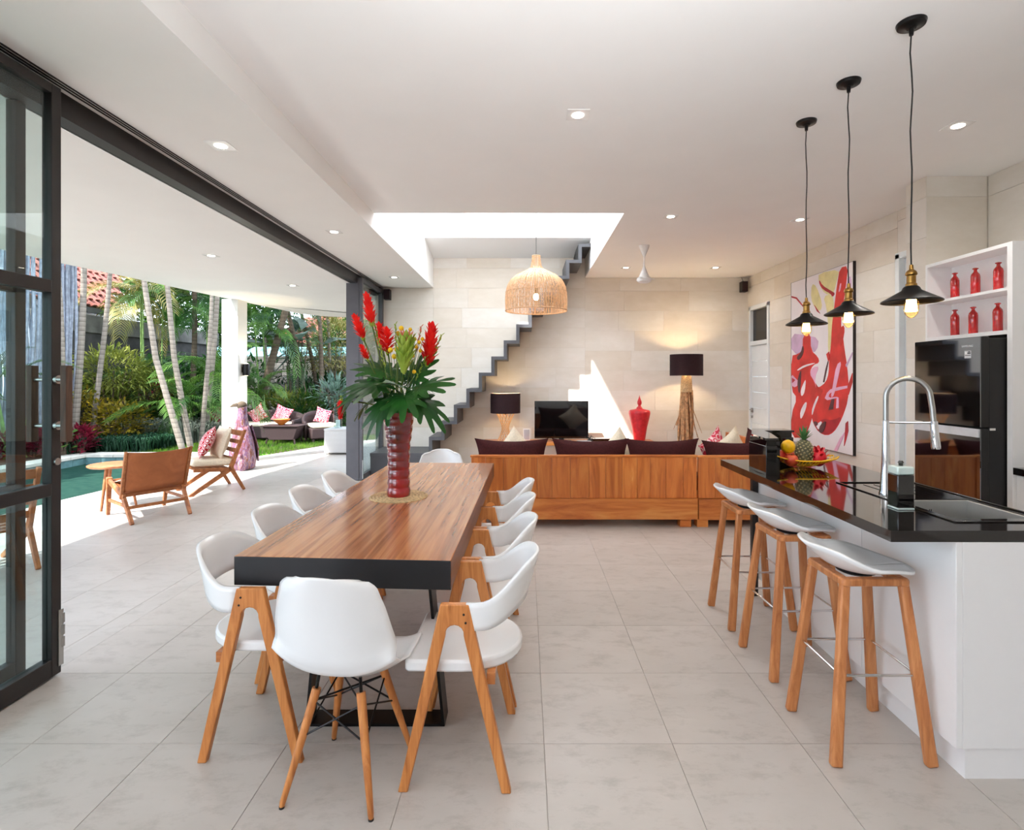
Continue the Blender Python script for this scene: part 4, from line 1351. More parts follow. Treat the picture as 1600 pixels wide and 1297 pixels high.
# hanging bar lamps
def bar_lamp(x, y, zrim, label):
    t = thing('pendant_lamp', label, 'pendant lamp', (x, y, 0), group='black pendant lamps over the island')
    part('canopy', MB().lathe([(.001, -.03), (.02, -.028), (.028, -.02), (.058, -.016), (.062, -.004), (.062, 0)], 32, (0, 0, ZC)).lathe([(.009, -.06), (.012, -.03)], 12, (0, 0, ZC)), 'black_metal', t)
    top = zrim + .165
    random.seed(int(x * 1000 + y * 10))
    n = 12
    pts = [(0.004 * sin(k * 1.3 + y), .003 * cos(k * 1.7), top + (ZC - .05 - top) * k / n) for k in range(n + 1)]
    pts[0] = (0, 0, top); pts[-1] = (0, 0, ZC - .05)
    part('cord', MB().tube(pts, .0034, 8), 'black_matt', t)
    part('socket', MB().lathe([(.001, top + .012), (.008, top + .01), (.010, top - .012), (.020, top - .02), (.024, top - .03), (.0245, top - .036), (.019, top - .042), (.019, top - .075), (.0235, top - .08), (.024, top - .10), (.001, top - .10)], 24, caps=False), 'brass', t, label='aged brass lamp socket')
    def pr(s): return [(.026 - s, zrim + .075), (.034 - s, zrim + .068), (.040 - s, zrim + .055), (.123 - s, zrim + .006), (.124 - s, zrim)]
    sh = part('lamp_shade', MB().lathe([(.001, zrim + .076)] + pr(0) + [(q[0], q[1] - .0015) for q in pr(.003)[::-1]] + [(.001, zrim + .07)], 48, caps=False), 'black_metal', t)
    part('bulb', MB().lathe([(.012, zrim + .07), (.016, zrim + .03), (.029, zrim), (.031, zrim - .03), (.027, zrim - .055), (.012, zrim - .072), (.001, zrim - .076)], 24, caps=False), 'bulb_glass', t, angle=80)
    mb = MB()
    for k in range(7):
        a = 2 * pi * k / 7
        mb.tube([(.010 * cos(a), .010 * sin(a), zrim + .035), (.018 * cos(a), .018 * sin(a), zrim - .045), ], .0075, 6)
    part('filament', mb, 'bulb_glow', t, label='glowing filament cage')
    d = bpy.data.lights.new('bar_lamp_light', 'POINT'); d.energy = 5; d.color = (1, .74, .42); d.shadow_soft_size = .03
    lo = bpy.data.objects.new('bar_lamp_light', d); COL.objects.link(lo); lo.parent = t; lo.location = (0, 0, zrim - .01)
bar_lamp(1.819, 2.53, 1.855, 'black cone pendant lamp over the island, nearest camera')
bar_lamp(1.829, 3.036, 1.856, 'black cone pendant lamp over the island, middle of the three')
bar_lamp(1.837, 3.507, 1.845, 'black cone pendant lamp over the island, farthest of the three')

# ================================================================== KITCHEN WALL
su = thing('shelf_unit', 'white open shelf cabinet above the refrigerator', 'shelf', (0, 0, 0))
X0, X1, Y0, Y1 = 3.32, 3.838, 3.70, 4.455
part('side_panel', MB().box(X0, X1, 3.66, 3.70, 0.0, 2.43), 'white_lacquer', su, label='tall white side panel')
part('side_panel', MB().box(X0, X1, 4.435, Y1, 1.80, 2.43), 'white_lacquer', su)
part('top_board', MB().box(X0, X1, Y0, 4.435, 2.405, 2.43), 'white_lacquer', su)
part('shelf_board', MB().box(X0, X1 - .02, Y0, 4.435, 2.102, 2.122), 'white_lacquer', su)
part('bottom_board', MB().box(X0, X1, Y0, 4.435, 1.80, 1.828), 'white_lacquer', su)
part('back_board', MB().box(X0 + .2, X0 + .215, Y0, 4.435, 1.828, 2.405), 'white_lacquer', su)
def make_bottle(label, loc, s=1.0):
    t = thing('bottle', label, 'bottle', loc, group='red glass bottles on the white shelves')
    prof = [(.001, 0), (.027, 0), (.030, .004), (.030, .150), (.027, .166), (.014, .184), (.011, .190), (.011, .205), (.001, .205)]
    part('body', MB().lathe(prof, 24, caps=False), 'red_glass', t, angle=50)
    part('lip', MB().lathe([(.011, .203), (.019, .206), (.020, .212), (.010, .217), (.001, .217)], 20, caps=False), 'red_glass', t)
    return t
bt = None
for z, row, pos in ((2.122, 'upper', ((4.30, 'left'), (4.11, 'middle'), (3.905, 'right'))), (1.828, 'lower', ((4.30, 'left'), (4.13, 'middle'), (3.91, 'right')))):
    for y, nm in pos:
        lb = 'red glass bottle on the %s white shelf, %s of the three' % (row, nm)
        if bt is None: bt = make_bottle(lb, (3.44, y, z))
        else: dup(bt, (3.44 + (.005 if nm == 'middle' else 0), y, z), 0, lb)

fg = thing('refrigerator', 'glossy black two-door refrigerator in the white niche', 'refrigerator', (0, 0, 0))
part('body', MB().box(3.205, 3.80, 3.712, 4.33, .02, 1.775), 'black_matt', fg, bevel=.004)
for nm, a, b in (('upper_door', 1.155, 1.784), ('lower_door', .06, 1.145)):
    dd = part(nm, MB().box(3.146, 3.20, 3.705, 4.33, a, b), 'black_matt', fg, bevel=.004)
    part('glass_front', MB().box(3.140, 3.1465, 3.708, 4.327, a + .003, b - .003), 'fridge_glass', dd, label='reflective black glass front')
part('grip_strip', MB().box(3.130, 3.1405, 3.71, 4.326, 1.085, 1.143), 'sticker_grey', fg, label='silver grip strip')
part('door_hinge', MB().box(3.20, 3.24, 3.70, 3.712, 1.135, 1.15), 'chrome', fg)
def text_obj(name, txt, size, loc, rot, mat, parent, align='CENTER', extrude=.0006, label=None):
    c = bpy.data.curves.new(name, 'FONT'); c.body = txt; c.size = size; c.align_x = align; c.align_y = 'CENTER'; c.extrude = extrude
    o = bpy.data.objects.new(name, c); COL.objects.link(o)
    dg_ = bpy.context.evaluated_depsgraph_get()
    me = bpy.data.meshes.new_from_object(o.evaluated_get(dg_))
    bpy.data.objects.remove(o)
    me.materials.clear(); me.materials.append(MATS[mat])
    q = link(name, me, parent, loc, rot)
    if label: q['label'] = label
    return q
q = text_obj('lettering', 'SAMSUNG', .0205, (3.1395, 3.815, 1.722), (pi / 2, 0, -pi / 2), 'logo_white', fg, label='small white maker lettering')
q.scale = (1.05, 1.0, 1)
sk = part('sticker', MB().box(3.1385, 3.140, 3.782, 3.838, 1.637, 1.690), 'sticker_grey', fg, label='small square energy sticker')
part('sticker_print', MB().box(3.138, 3.1386, 3.785, 3.812, 1.668, 1.676).box(3.138, 3.1386, 3.785, 3.834, 1.655, 1.659).box(3.138, 3.1386, 3.788, 3.806, 1.679, 1.685), 'black_matt', sk)
part('sticker_dot', MB().tube([(3.1386, 3.825, 1.675), (3.1378, 3.825, 1.675)], .009, 16), 'white_lacquer', sk)

kc = thing('kitchen_counter', 'low white wall cabinet with black worktop at the right edge', 'kitchen counter', (0, 0, 0))
part('body', MB().box(3.36, 3.832, 0.6, 3.655, .1, .838), 'cabinet_white', kc)
for k in range(5):
    part('door', MB().box(3.34, 3.358, .6 + k * .611, .6 + (k + 1) * .611 - .004, .105, .835), 'cabinet_white', kc, bevel=.002)
part('worktop', MB().box(3.32, 3.832, .6, 3.657, .84, .888), 'granite', kc, bevel=.002)
part('kick_board', MB().box(3.38, 3.83, .6, 3.65, 0, .1), 'cabinet_white', kc)
# ================================================================== LOUNGE
sf = thing('sofa', 'long wooden plank-backed sofa between the dining area and the television', 'sofa', (0, 0, 0))
random.seed(21)
def plank_back(x0, x1, n):
    us = [x0]
    ws = [random.uniform(.8, 1.2) for _ in range(n)]
    s = sum(ws)
    for w in ws: us.append(us[-1] + (x1 - x0) * w / s)
    for a, b in zip(us, us[1:]):
        w = b - a
        part('plank', MB().box(-w / 2 + .001, w / 2 - .001, 0, .034, .285, .698), 'sofa_plank', sf, ((a + b) / 2, 5.41, 0), bevel=.002)
SX = 1.735
plank_back(-.54, SX - .004, 14)
plank_back(SX + .012, 3.0, 8)
part('top_rail', MB().box(-.548, SX, 5.40, 5.46, .698, .718), 'sofa_rail', sf, bevel=.003)
part('top_rail', MB().box(SX + .006, 3.0, 5.40, 5.46, .694, .714), 'sofa_rail', sf, bevel=.003)
part('bottom_rail', MB().box(-.545, SX, 5.385, 5.45, .077, .284), 'sofa_rail', sf, bevel=.003)
part('bottom_rail', MB().box(SX + .01, 3.0, 5.385, 5.45, .072, .280), 'sofa_rail', sf, bevel=.003)
for x in (-.5, 1.56, 1.73, 2.9):
    part('foot', MB().box(x, x + .11, 5.395, 5.50, 0, .078), 'sofa_rail', sf)
    part('foot', MB().box(x, x + .11, 6.15, 6.24, 0, .078), 'sofa_rail', sf)
part('side_panel', MB().box(-.545, -.505, 5.45, 6.25, .077, .60), 'sofa_plank', sf)
part('seat_base', MB().box(-.505, 2.95, 5.45, 6.25, .10, .30), 'sofa_rail', sf)
part('side_seat_base', MB().box(2.2, 2.95, 6.25, 7.9, .10, .30), 'sofa_rail', sf)
part('side_back', MB().box(2.95, 3.0, 5.46, 7.9, .077, .70), 'sofa_plank', sf)
def pillow(w, h, t, n=17, pinch=.14):
    mb = MB()
    for s in (1, -1):
        def f(u, v):
            a = 2 * u - 1; b = 2 * v - 1
            px = a * (1 - pinch * (1 - b * b) * 0 - pinch * (b * b - 1) * -1 * 0)
            ox_ = a * (1 - pinch * (1 - b * b)) if abs(a) > 0 else 0
            oy_ = b * (1 - pinch * (1 - a * a))
            th = t / 2 * ((1 - a ** 2) ** .55) * ((1 - b ** 2) ** .55)
            th += .006 * sin(7 * a + 3 * b) * (1 - a * a) * (1 - b * b)
            return (ox_ * w / 2, s * th, oy_ * h / 2)
        mb.grid(f, n, n)
    return mb
def cushion(name, label, w, h, t, mat, loc, rot, group, cat='cushion'):
    o = part(name, pillow(w, h, t), mat, None, loc, rot, angle=80)
    return tag(o, label, cat, group)
for x0, x1, lb in ((742, 856, 'dark maroon back cushion on the sofa, leftmost'), (864, 983, 'dark maroon back cushion on the sofa, second from left'), (979, 1093, 'dark maroon back cushion on the sofa, third from left')):
    a = (x0 - 820) * 5.56 / 840; b = (x1 - 820) * 5.56 / 840
    cushion('back_cushion', lb, b - a + .02, .50, .17, 'maroon_fabric', ((a + b) / 2, 5.58, .62), (radians(-7), 0, 0), 'maroon sofa back cushions')
cushion('back_cushion', 'dark maroon back cushion on the sofa, rightmost, by the bread box', .80, .48, .17, 'maroon_fabric', (2.24, 5.58, .61), (radians(-7), 0, 0), 'maroon sofa back cushions')
cushion('back_cushion', 'dark maroon cushion along the right side back of the sofa', .75, .52, .18, 'maroon_fabric', (2.83, 6.55, .60), (radians(-8), 0, radians(-90)), 'maroon sofa back cushions')
cushion('throw_pillow', 'cream throw pillow point up on the sofa, in front of the left lamp', .46, .46, .16, 'cream_fabric', (-.10, 5.85, .655), (radians(-14), radians(42), 0), 'throw pillows on the sofa')
cushion('throw_pillow', 'cream throw pillow point up on the sofa, beside the red urn', .46, .46, .16, 'cream_fabric', (1.02, 5.85, .645), (radians(-14), radians(50), 0), 'throw pillows on the sofa')
cushion('throw_pillow', 'pink patterned throw pillow on the right part of the sofa', .44, .44, .15, 'ring_textile_pink', (2.12, 5.98, .67), (radians(-12), radians(62), radians(25)), 'throw pillows on the sofa')
cushion('throw_pillow', 'cream striped throw pillow on the right part of the sofa', .46, .46, .15, 'cream_fabric', (2.23, 5.80, .67), (radians(-12), radians(60), radians(10)), 'throw pillows on the sofa')
for i, (x, y, w, d) in enumerate(((-.50, 5.70, 1.1, .5), (.62, 5.70, 1.1, .5), (1.74, 5.70, .46, .5), (2.2, 5.70, .70, .5))):
    part('seat_cushion', MB().box(x, x + w, y, y + d, .30, .42), 'maroon_fabric', sf, bevel=.03)

# low bench along the wall
bn = thing('media_bench', 'low wooden media bench along the stone wall under the television', 'bench', (0, 0, 0))
part('top', MB().box(-.66, 2.05, 8.36, 8.82, .44, .49), 'sofa_rail', bn, bevel=.006)
for x in (-.6, .7, 1.93):
    part('leg', MB().box(x, x + .08, 8.40, 8.78, 0, .44), 'sofa_rail', bn, bevel=.004)
part('lower_shelf', MB().box(-.52, 1.93, 8.42, 8.76, .15, .18), 'sofa_rail', bn)

tv = thing('television', 'flat black television on the wooden bench', 'television', (.585, 8.6, .49))
part('frame', MB().box(-.43, .43, -.02, .03, .04, .635), 'black_gloss', tv, bevel=.004)
part('screen', MB().box(-.418, .418, -.0215, -.02, .058, .623), 'black_gloss', tv, label='dark reflective screen')
part('stand', MB().lathe([(.16, 0), (.16, .008), (.05, .012), (.03, .05)], 28, sy=.6), 'black_gloss', tv)
t = thing('media_box', 'flat black player box on the bench right of the television', 'box', (1.20, 8.58, .49))
part('case', MB().box(-.16, .18, -.1, .1, .004, .045), 'black_gloss', t, bevel=.003)
for x in (-.13, .15): part('foot', MB().lathe([(.012, 0), (.012, .005)], 10, (x, -.06, 0)), 'rubber', t)
t = thing('book', 'flat grey book on the bench just right of the television', 'book', (.93, 8.43, .49), radians(8))
part('cover', MB().box(-.1, .1, -.07, .07, 0, .018), 'book_grey', t)
part('pages', MB().box(-.097, .099, -.072, .068, .003, .015), 'paper', t)
t = thing('photo_frame', 'small white framed card standing left of the television', 'frame', (.03, 8.62, .49), radians(12))
part('frame', MB().box(-.06, .06, 0, .012, 0, .19), 'paper', t, bevel=.003)
part('card', MB().box(-.045, .045, -.002, 0, .015, .175), 'book_grey', t)
t = thing('remote_stand', 'small dark ornament with twigs beside the media box', 'ornament', (1.03, 8.50, .49))
part('base', MB().lathe([(.05, 0), (.05, .02), (.02, .04)], 14), 'black_matt', t)
mb = MB()
for k in range(6): mb.tube([(0, 0, .03), (.05 * cos(k), .02 * sin(k * 2), .06 + .02 * (k % 3)), (.09 * cos(k + .3), .03 * sin(k * 2), .05 + .02 * (k % 2))], .005, 6)
part('twigs', mb, 'black_matt', t)

def drum_shade(t, r, z0, z1, flat=1.0, watts=20):
    part('lamp_shade', MB().lathe([(r, z0), (r, z1)], 40, caps=False), 'shade_fabric', t)
    part('shade_lining', MB().lathe([(r - .004, z0 + .001), (r - .004, z1 - .001)], 40, caps=False), 'shade_inner', t, label='pale shade lining')
    zc = (z0 + z1) / 2
    part('bulb', MB().ball((0, 0, zc), .03, 14), 'bulb_glow_soft', t, label='glowing bulb')
    mb = MB().tube([(0, 0, z0 - .03), (0, 0, zc - .03)], .012, 10)
    for a in (0, 2.1, 4.2): mb.tube([(0, 0, z0 + .02), ((r - .005) * cos(a), (r - .005) * sin(a), z0 + .02)], .002, 5)
    part('bulb_holder', mb, 'brass', t)
    d = bpy.data.lights.new('shade_light', 'POINT'); d.energy = watts; d.color = (1, .72, .38); d.shadow_soft_size = .035
    lo = bpy.data.objects.new('shade_light', d); COL.objects.link(lo); lo.parent = t; lo.location = (0, 0, zc)
t = thing('table_lamp', 'dark drum-shaded table lamp on crossed dowels left of the television', 'lamp', (-.31, 8.58, .49))
drum_shade(t, .238, .445, .76, watts=22)
for k in range(14):
    a = 2 * pi * k / 14
    part('dowel', MB().tube([(.125 * cos(a), .125 * sin(a), 0), (.15 * cos(a + 2.3), .15 * sin(a + 2.3), .455)], .0065, 7), 'pale_dowel', t)
t = thing('urn', 'tall matt red lidded urn with pointed finial on the bench', 'urn', (1.83, 8.58, .49))
part('body', MB().lathe([(.001, 0), (.083, 0), (.088, .02), (.12, .22), (.158, .38), (.170, .44), (.168, .47), (.15, .49), (.08, .505), (.05, .515)], 36, caps=False), 'red_vase', t, angle=50)
part('lid', MB().lathe([(.05, .515), (.045, .53), (.026, .55), (.02, .565), (.026, .575), (.036, .60), (.033, .63), (.018, .67), (.006, .705), (.001, .73)], 24, caps=False), 'red_vase', t, label='lid with pointed finial', angle=70)
random.seed(4)
t = thing('floor_lamp', 'driftwood floor lamp with dark drum shade and glowing light', 'lamp', (2.56, 8.52, 0))
drum_shade(t, .255, 1.53, 1.865, watts=62)
part('rope_wrap', MB().lathe([(.055, 1.54), (.075, 1.52), (.085, 1.44), (.09, 1.33), (.092, 1.27), (.06, 1.26)], 20), 'bound_rope', t)
for k in range(22):
    a = 2 * pi * k / 22 + random.uniform(-.1, .1)
    r0 = random.uniform(.03, .085); r1 = random.uniform(.06, .16)
    zb = 0 if k % 3 else random.uniform(.3, .8)
    pts = []
    for j in range(7):
        q = j / 6
        r = r0 + (r1 - r0) * q + .012 * sin(5 * q + k)
        aa = a + .25 * sin(3 * q + k)
        pts.append((r * cos(aa), r * sin(aa), 1.30 * (1 - q) + zb * q))
    part('stick', MB().tube(pts, [.012 + .004 * (k % 3)] * 4 + [.013, .014, .012], 7), 'driftwood', t)
for k, (dx, z1_, z0_) in enumerate(((.24, .62, 1.1), (.20, .50, .95), (-.21, .68, 1.0), (.17, .55, 1.15))):
    part('twig', MB().tube([(.07 if dx > 0 else -.07, .02, z0_), (dx * .6, .0, (z0_ + z1_) / 2 + .03), (dx, -.02, z1_)], [.008, .006, .003], 6), 'driftwood', t)

# painting -----------------------------------------------------------------
pa = thing('painting', 'tall abstract red, white and yellow painting on the right wall', 'painting', (0, 0, 0))
part('canvas', MB().box(3.702, 3.73, 6.065, 7.47, .62, 2.81), 'canvas_white', pa)
mb = MB().box(3.701, 3.731, 6.055, 6.066, .615, 2.815).box(3.70, 3.731, 7.47, 7.475, .615, 2.815).box(3.704, 3.731, 6.065, 7.47, 2.81, 2.814).box(3.704, 3.731, 6.065, 7.47, .616, .62)
part('frame_edge', mb, 'canvas_side', pa, label='dark brown side edge')
def art(zx, zy):
    px = 1220 + zx / 4.054; py = 400 + zy / 4.054
    Y = 3.70 * 840 / (px - 820)
    return (min(7.465, max(6.07, Y)), min(2.805, max(.625, 1.5 - (py - 590) * Y / 840)))
def smooth_poly(pts, it=1):
    for _ in range(it):
        q = []
        for i in range(len(pts)):
            a = pts[i]; b = pts[(i + 1) % len(pts)]
            q.append((a[0] * .75 + b[0] * .25, a[1] * .75 + b[1] * .25)); q.append((a[0] * .25 + b[0] * .75, a[1] * .25 + b[1] * .75))
        pts = q
    return pts
STROKES = [
 ('paint_lilac', [(66, 490), (150, 500), (240, 520), (230, 600), (180, 620), (66, 620)], 1),
 ('paint_yellow', [(240, 108), (372, 84), (355, 150), (335, 235), (300, 250), (262, 220), (238, 160)], 1),
 ('paint_yellow', [(195, 175), (225, 190), (262, 300), (252, 352), (215, 330), (190, 270)], 1),
 ('paint_yellow', [(268, 255), (325, 240), (338, 320), (325, 470), (312, 605), (298, 610), (300, 450), (290, 330)], 1),
 ('paint_red', [(374, 74), (426, 62), (412, 190), (396, 300), (378, 420), (392, 500), (404, 600), (420, 700), (430, 820), (424, 920), (398, 1000), (372, 1060), (335, 1118), (290, 1140), (240, 1118), (205, 1062), (194, 1012), (212, 945), (232, 890), (180, 840), (240, 835), (285, 800), (304, 740), (305, 660), (318, 560), (322, 450), (338, 320), (356, 180)], 1),
 ('paint_red', [(66, 632), (104, 622), (138, 600), (140, 500), (188, 488), (190, 598), (236, 640), (244, 676), (204, 690), (182, 736), (216, 800), (240, 836), (274, 845), (244, 900), (208, 975), (190, 1058), (152, 1150), (66, 1152), (66, 1000), (104, 900), (66, 850)], 1),
 ('paint_crimson', [(205, 1060), (238, 1066), (262, 1030), (330, 1042), (392, 1012), (350, 1098), (292, 1138), (240, 1116)], 1),
 ('paint_pink', [(66, 745), (98, 780), (120, 800), (92, 835), (66, 820)], 1),
 ('paint_crimson', [(70, 770), (92, 786), (72, 806)], 0),
 ('paint_white', [(124, 1035), (122, 985), (150, 930), (166, 924), (160, 965), (138, 1020)], 1),
 ('paint_white', [(128, 886), (126, 850), (146, 800), (160, 780), (152, 860), (138, 886)], 1),
 ('paint_pink', [(180, 742), (216, 800), (226, 846), (214, 770), (244, 700), (206, 702)], 1),
 ('paint_pink', [(272, 918), (300, 850), (352, 832), (440, 818), (442, 832), (360, 852), (310, 866), (300, 900), (360, 890), (360, 900)], 1),
 ('paint_pink', [(352, 690), (386, 664), (366, 760), (338, 882), (316, 900), (330, 820)], 1),
 ('paint_white', [(196, 1000), (200, 960), (232, 885), (242, 892), (214, 960), (200, 1010)], 1),
 ('paint_white', [(222, 1070), (264, 1040), (250, 1092), (236, 1100)], 1),
 ('paint_dark', [(302, 976), (322, 906), (340, 904), (332, 972)], 0),
 ('paint_dark', [(204, 1050), (224, 1046), (240, 1066), (222, 1080)], 1),
 ('paint_dark', [(100, 640), (128, 612), (140, 560), (148, 600), (134, 640), (110, 664)], 1),
 ('paint_dark', [(104, 800), (122, 730), (132, 726), (122, 870), (112, 862)], 1),
 ('paint_white', [(104, 720), (150, 690), (214, 676), (216, 682), (150, 704), (108, 728)], 1),
 ('paint_dark', [(268, 800), (284, 716), (300, 660), (302, 670), (290, 730), (276, 800)], 0),
 ('paint_red', [(372, 500), (392, 432), (406, 462), (392, 540), (378, 580)], 1),
 ('paint_pink', [(376, 176), (384, 172), (378, 216), (366, 232)], 1),
 ('paint_crimson', [(243, 148), (262, 186), (320, 222), (344, 236), (328, 262), (318, 240), (270, 214), (246, 180)], 1),
 ('paint_crimson', [(68, 254), (100, 262), (148, 322), (144, 326), (98, 272), (70, 264)], 0),
 ('paint_crimson', [(250, 366), (230, 350), (212, 310), (220, 320), (240, 350)], 0),
 ('paint_lilac', [(424, 130), (448, 132), (446, 236), (424, 226), (414, 208)], 1),
 ('paint_red', [(424, 828), (454, 742), (455, 800), (430, 880)], 0),
 ('paint_lilac', [(412, 690), (455, 610), (455, 624), (416, 704)], 0),
 ('paint_crimson', [(402, 1204), (412, 1060), (426, 1046), (428, 1110), (416, 1160)], 0),
 ('paint_pink', [(338, 1238), (376, 1156), (406, 1116), (392, 1160), (358, 1236)], 0),
 ('paint_pink', [(352, 966), (356, 896), (368, 896), (368, 962)], 0),
 ('paint_dark', [(240, 1112), (252, 1068), (290, 1040), (282, 1090), (262, 1124)], 1),
 ('paint_red', [(290, 622), (306, 606), (312, 640), (302, 668)], 0),
]
for k, (mt, pts, sm) in enumerate(STROKES):
    pts = smooth_poly(pts) if sm else pts
    yz = [art(*p) for p in pts]
    x = 3.7015 - .0002 * k
    part('paint_stroke', MB().prism(yz, 'X', x - .0002, 3.702), mt, pa)

# rattan pendant -----------------------------------------------------------
rp = thing('rattan_pendant', 'large bell-shaped woven rattan pendant lamp in front of the stairs', 'pendant lamp', (.14, 6.6, 0))
rprof = [(.050, 3.0), (.054, 2.95), (.064, 2.88), (.088, 2.835), (.15, 2.805), (.25, 2.755), (.325, 2.69), (.364, 2.61), (.379, 2.52), (.383, 2.44), (.381, 2.37), (.376, 2.32)]
def rp_at(q):
    q *= len(rprof) - 1; i = min(len(rprof) - 2, int(q)); w = q - i
    return (rprof[i][0] * (1 - w) + rprof[i + 1][0] * w, rprof[i][1] * (1 - w) + rprof[i + 1][1] * w)
random.seed(8)
mb = MB(); N = 210
for k in range(N):
    a = 2 * pi * k / N; tw = random.uniform(-.03, .03)
    vs = []; fs = []
    M_ = 16
    q0 = 0 if k % 4 == 0 else (.3 if k % 2 == 0 else .42)
    for j in range(M_):
        q = q0 + (1 - q0) * j / (M_ - 1)
        r, z = rp_at(q)
        hw = min(.0034, r * .03) / max(r, .01)
        aa = a + tw * q
        vs += [(r * cos(aa - hw), r * sin(aa - hw), z), (r * cos(aa + hw), r * sin(aa + hw), z), ((r - .004) * cos(aa), (r - .004) * sin(aa), z)]
    for j in range(M_ - 1):
        b = j * 3
        fs += [(b, b + 1, b + 4, b + 3), (b + 1, b + 2, b + 5, b + 4), (b + 2, b, b + 3, b + 5)]
    mb.add(vs, fs)
part('reeds', mb, 'rattan', rp, stuff=True, fix=False)
mb = MB(); N = 90
for k in range(N):
    a = 2 * pi * k / N; s = 1 if k % 2 else -1
    vs = []; fs = []
    for j in range(9):
        q = .64 + .36 * j / 8
        r, z = rp_at(q); r -= .008
        aa = a + s * .55 * (j / 8)
        vs += [(r * cos(aa - .006), r * sin(aa - .006), z), (r * cos(aa + .006), r * sin(aa + .006), z)]
    for j in range(8): b = j * 2; fs.append((b, b + 1, b + 3, b + 2))
    mb.add(vs, fs)
part('inner_weave', mb, 'rattan', rp, stuff=True, fix=False)
def ring(mb, r, z, rad, n=48):
    pts = [(r * cos(2 * pi * k / n), r * sin(2 * pi * k / n), z) for k in range(n + 1)]
    mb.tube(pts, rad, 6, caps=False)
for q, rad in ((1, .008), (.02, .005), (.28, .004), (.7, .004)):
    r, z = rp_at(q); mb = MB(); ring(mb, r, z, rad); part('hoop', mb, 'rattan', rp)
part('cord', MB().tube([(0, 0, 2.56), (0, 0, 4.2), (0, 0, 5.2)], .0035, 6), 'black_matt', rp)
part('bulb_holder', MB().lathe([(.016, 2.53), (.016, 2.60), (.006, 2.61)], 12), 'brass', rp)
part('bulb', MB().ball((0, 0, 2.49), .036, 16, 1.25), 'bulb_glow_soft', rp, label='glowing bulb')
d = bpy.data.lights.new('rattan_light', 'POINT'); d.energy = 4; d.color = (1, .85, .65); d.shadow_soft_size = .04
lo = bpy.data.objects.new('rattan_light', d); COL.objects.link(lo); lo.parent = rp; lo.location = (0, 0, 2.43)

# ceiling fan
fn = thing('ceiling_fan', 'white ceiling fan motor hanging on a thin rod', 'ceiling fan', (1.51, 6.8, 0))
part('canopy', MB().lathe([(.066, ZC), (.06, ZC - .03), (.018, ZC - .13), (.012, ZC - .14)], 28), 'fan_white', fn)
part('rod', MB().tube([(0, 0, ZC - .13), (0, 0, 2.90)], .009, 12), 'fan_white', fn)
part('motor', MB().lathe([(.012, 2.905), (.02, 2.88), (.055, 2.80), (.066, 2.775), (.062, 2.770), (.062, 2.765), (.085, 2.76), (.094, 2.745), (.085, 2.715), (.062, 2.70), (.001, 2.698)], 32, caps=False), 'fan_white', fn)
for k in range(3):
    a = 2 * pi * k / 3 + .0
    part('blade_bracket', MB().beam((.07 * cos(a), .07 * sin(a), 2.745), (.13 * cos(a), .13 * sin(a), 2.745), .035, .006), 'fan_white', fn)

# ================================================================== TERRACE
# leather back chair, faces local +Y
ch = thing('lounge_chair', 'low wooden lounge chair with tan leather back on the terrace', 'chair', (-4.13, 5.90, 0), radians(54))
for s in (-1, 1):
    part('rear_leg', MB().beam((s * .285, -.13, .30), (s * .27, -.37, 0), .035, .055, h2=.035), 'garden_chair_wood', ch, bevel=.006)
    part('front_leg', MB().beam((s * .285, .24, .42), (s * .27, .33, 0), .035, .055, h2=.032), 'garden_chair_wood', ch, bevel=.006)
    part('side_rail', MB().beam((s * .285, .29, .40), (s * .285, -.20, .26), .032, .05), 'garden_chair_wood', ch, bevel=.006)
    part('back_post', MB().beam((s * .295, -.14, .24), (s * .305, -.31, .74), .032, .04, w2=.026, h2=.03), 'garden_chair_wood', ch, bevel=.006)
    part('side_stretcher', MB().beam((s * .275, .28, .17), (s * .275, -.26, .17), .02, .028), 'garden_chair_wood', ch)
part('rear_stretcher', MB().beam((-.28, -.27, .16), (.28, -.27, .16), .024, .03), 'garden_chair_wood', ch)
part('front_rail', MB().beam((-.28, .27, .37), (.28, .27, .37), .03, .04), 'garden_chair_wood', ch)
part('rear_rail', MB().beam((-.28, -.15, .27), (.28, -.15, .27), .03, .03), 'garden_chair_wood', ch)
def lb_(u, v):
    s = 2 * u - 1
    return (s * .30, -.165 - .145 * v - .05 * (1 - s * s), .31 + .425 * v - .02 * (1 - s * s) * (1 if v > .9 else 0))
part('leather_back', MB().grid(lb_, 15, 9), 'leather_tan', ch, solid=.006, label='curved tan leather back')
def ls_(u, v):
    s = 2 * u - 1
    return (s * .28, .27 - .43 * v, .385 - .10 * v - .025 * (1 - s * s) * sin(pi * v))
part('leather_seat', MB().grid(ls_, 11, 9), 'leather_tan', ch, solid=.006)
cu = tag(part('seat_pad', pillow(.52, .44, .07, pinch=.02), 'grey_cushion', None, (-4.17, 5.93, .40), (radians(90 - 12), 0, radians(54)), angle=80), 'grey seat pad on the leather back chair', 'cushion')

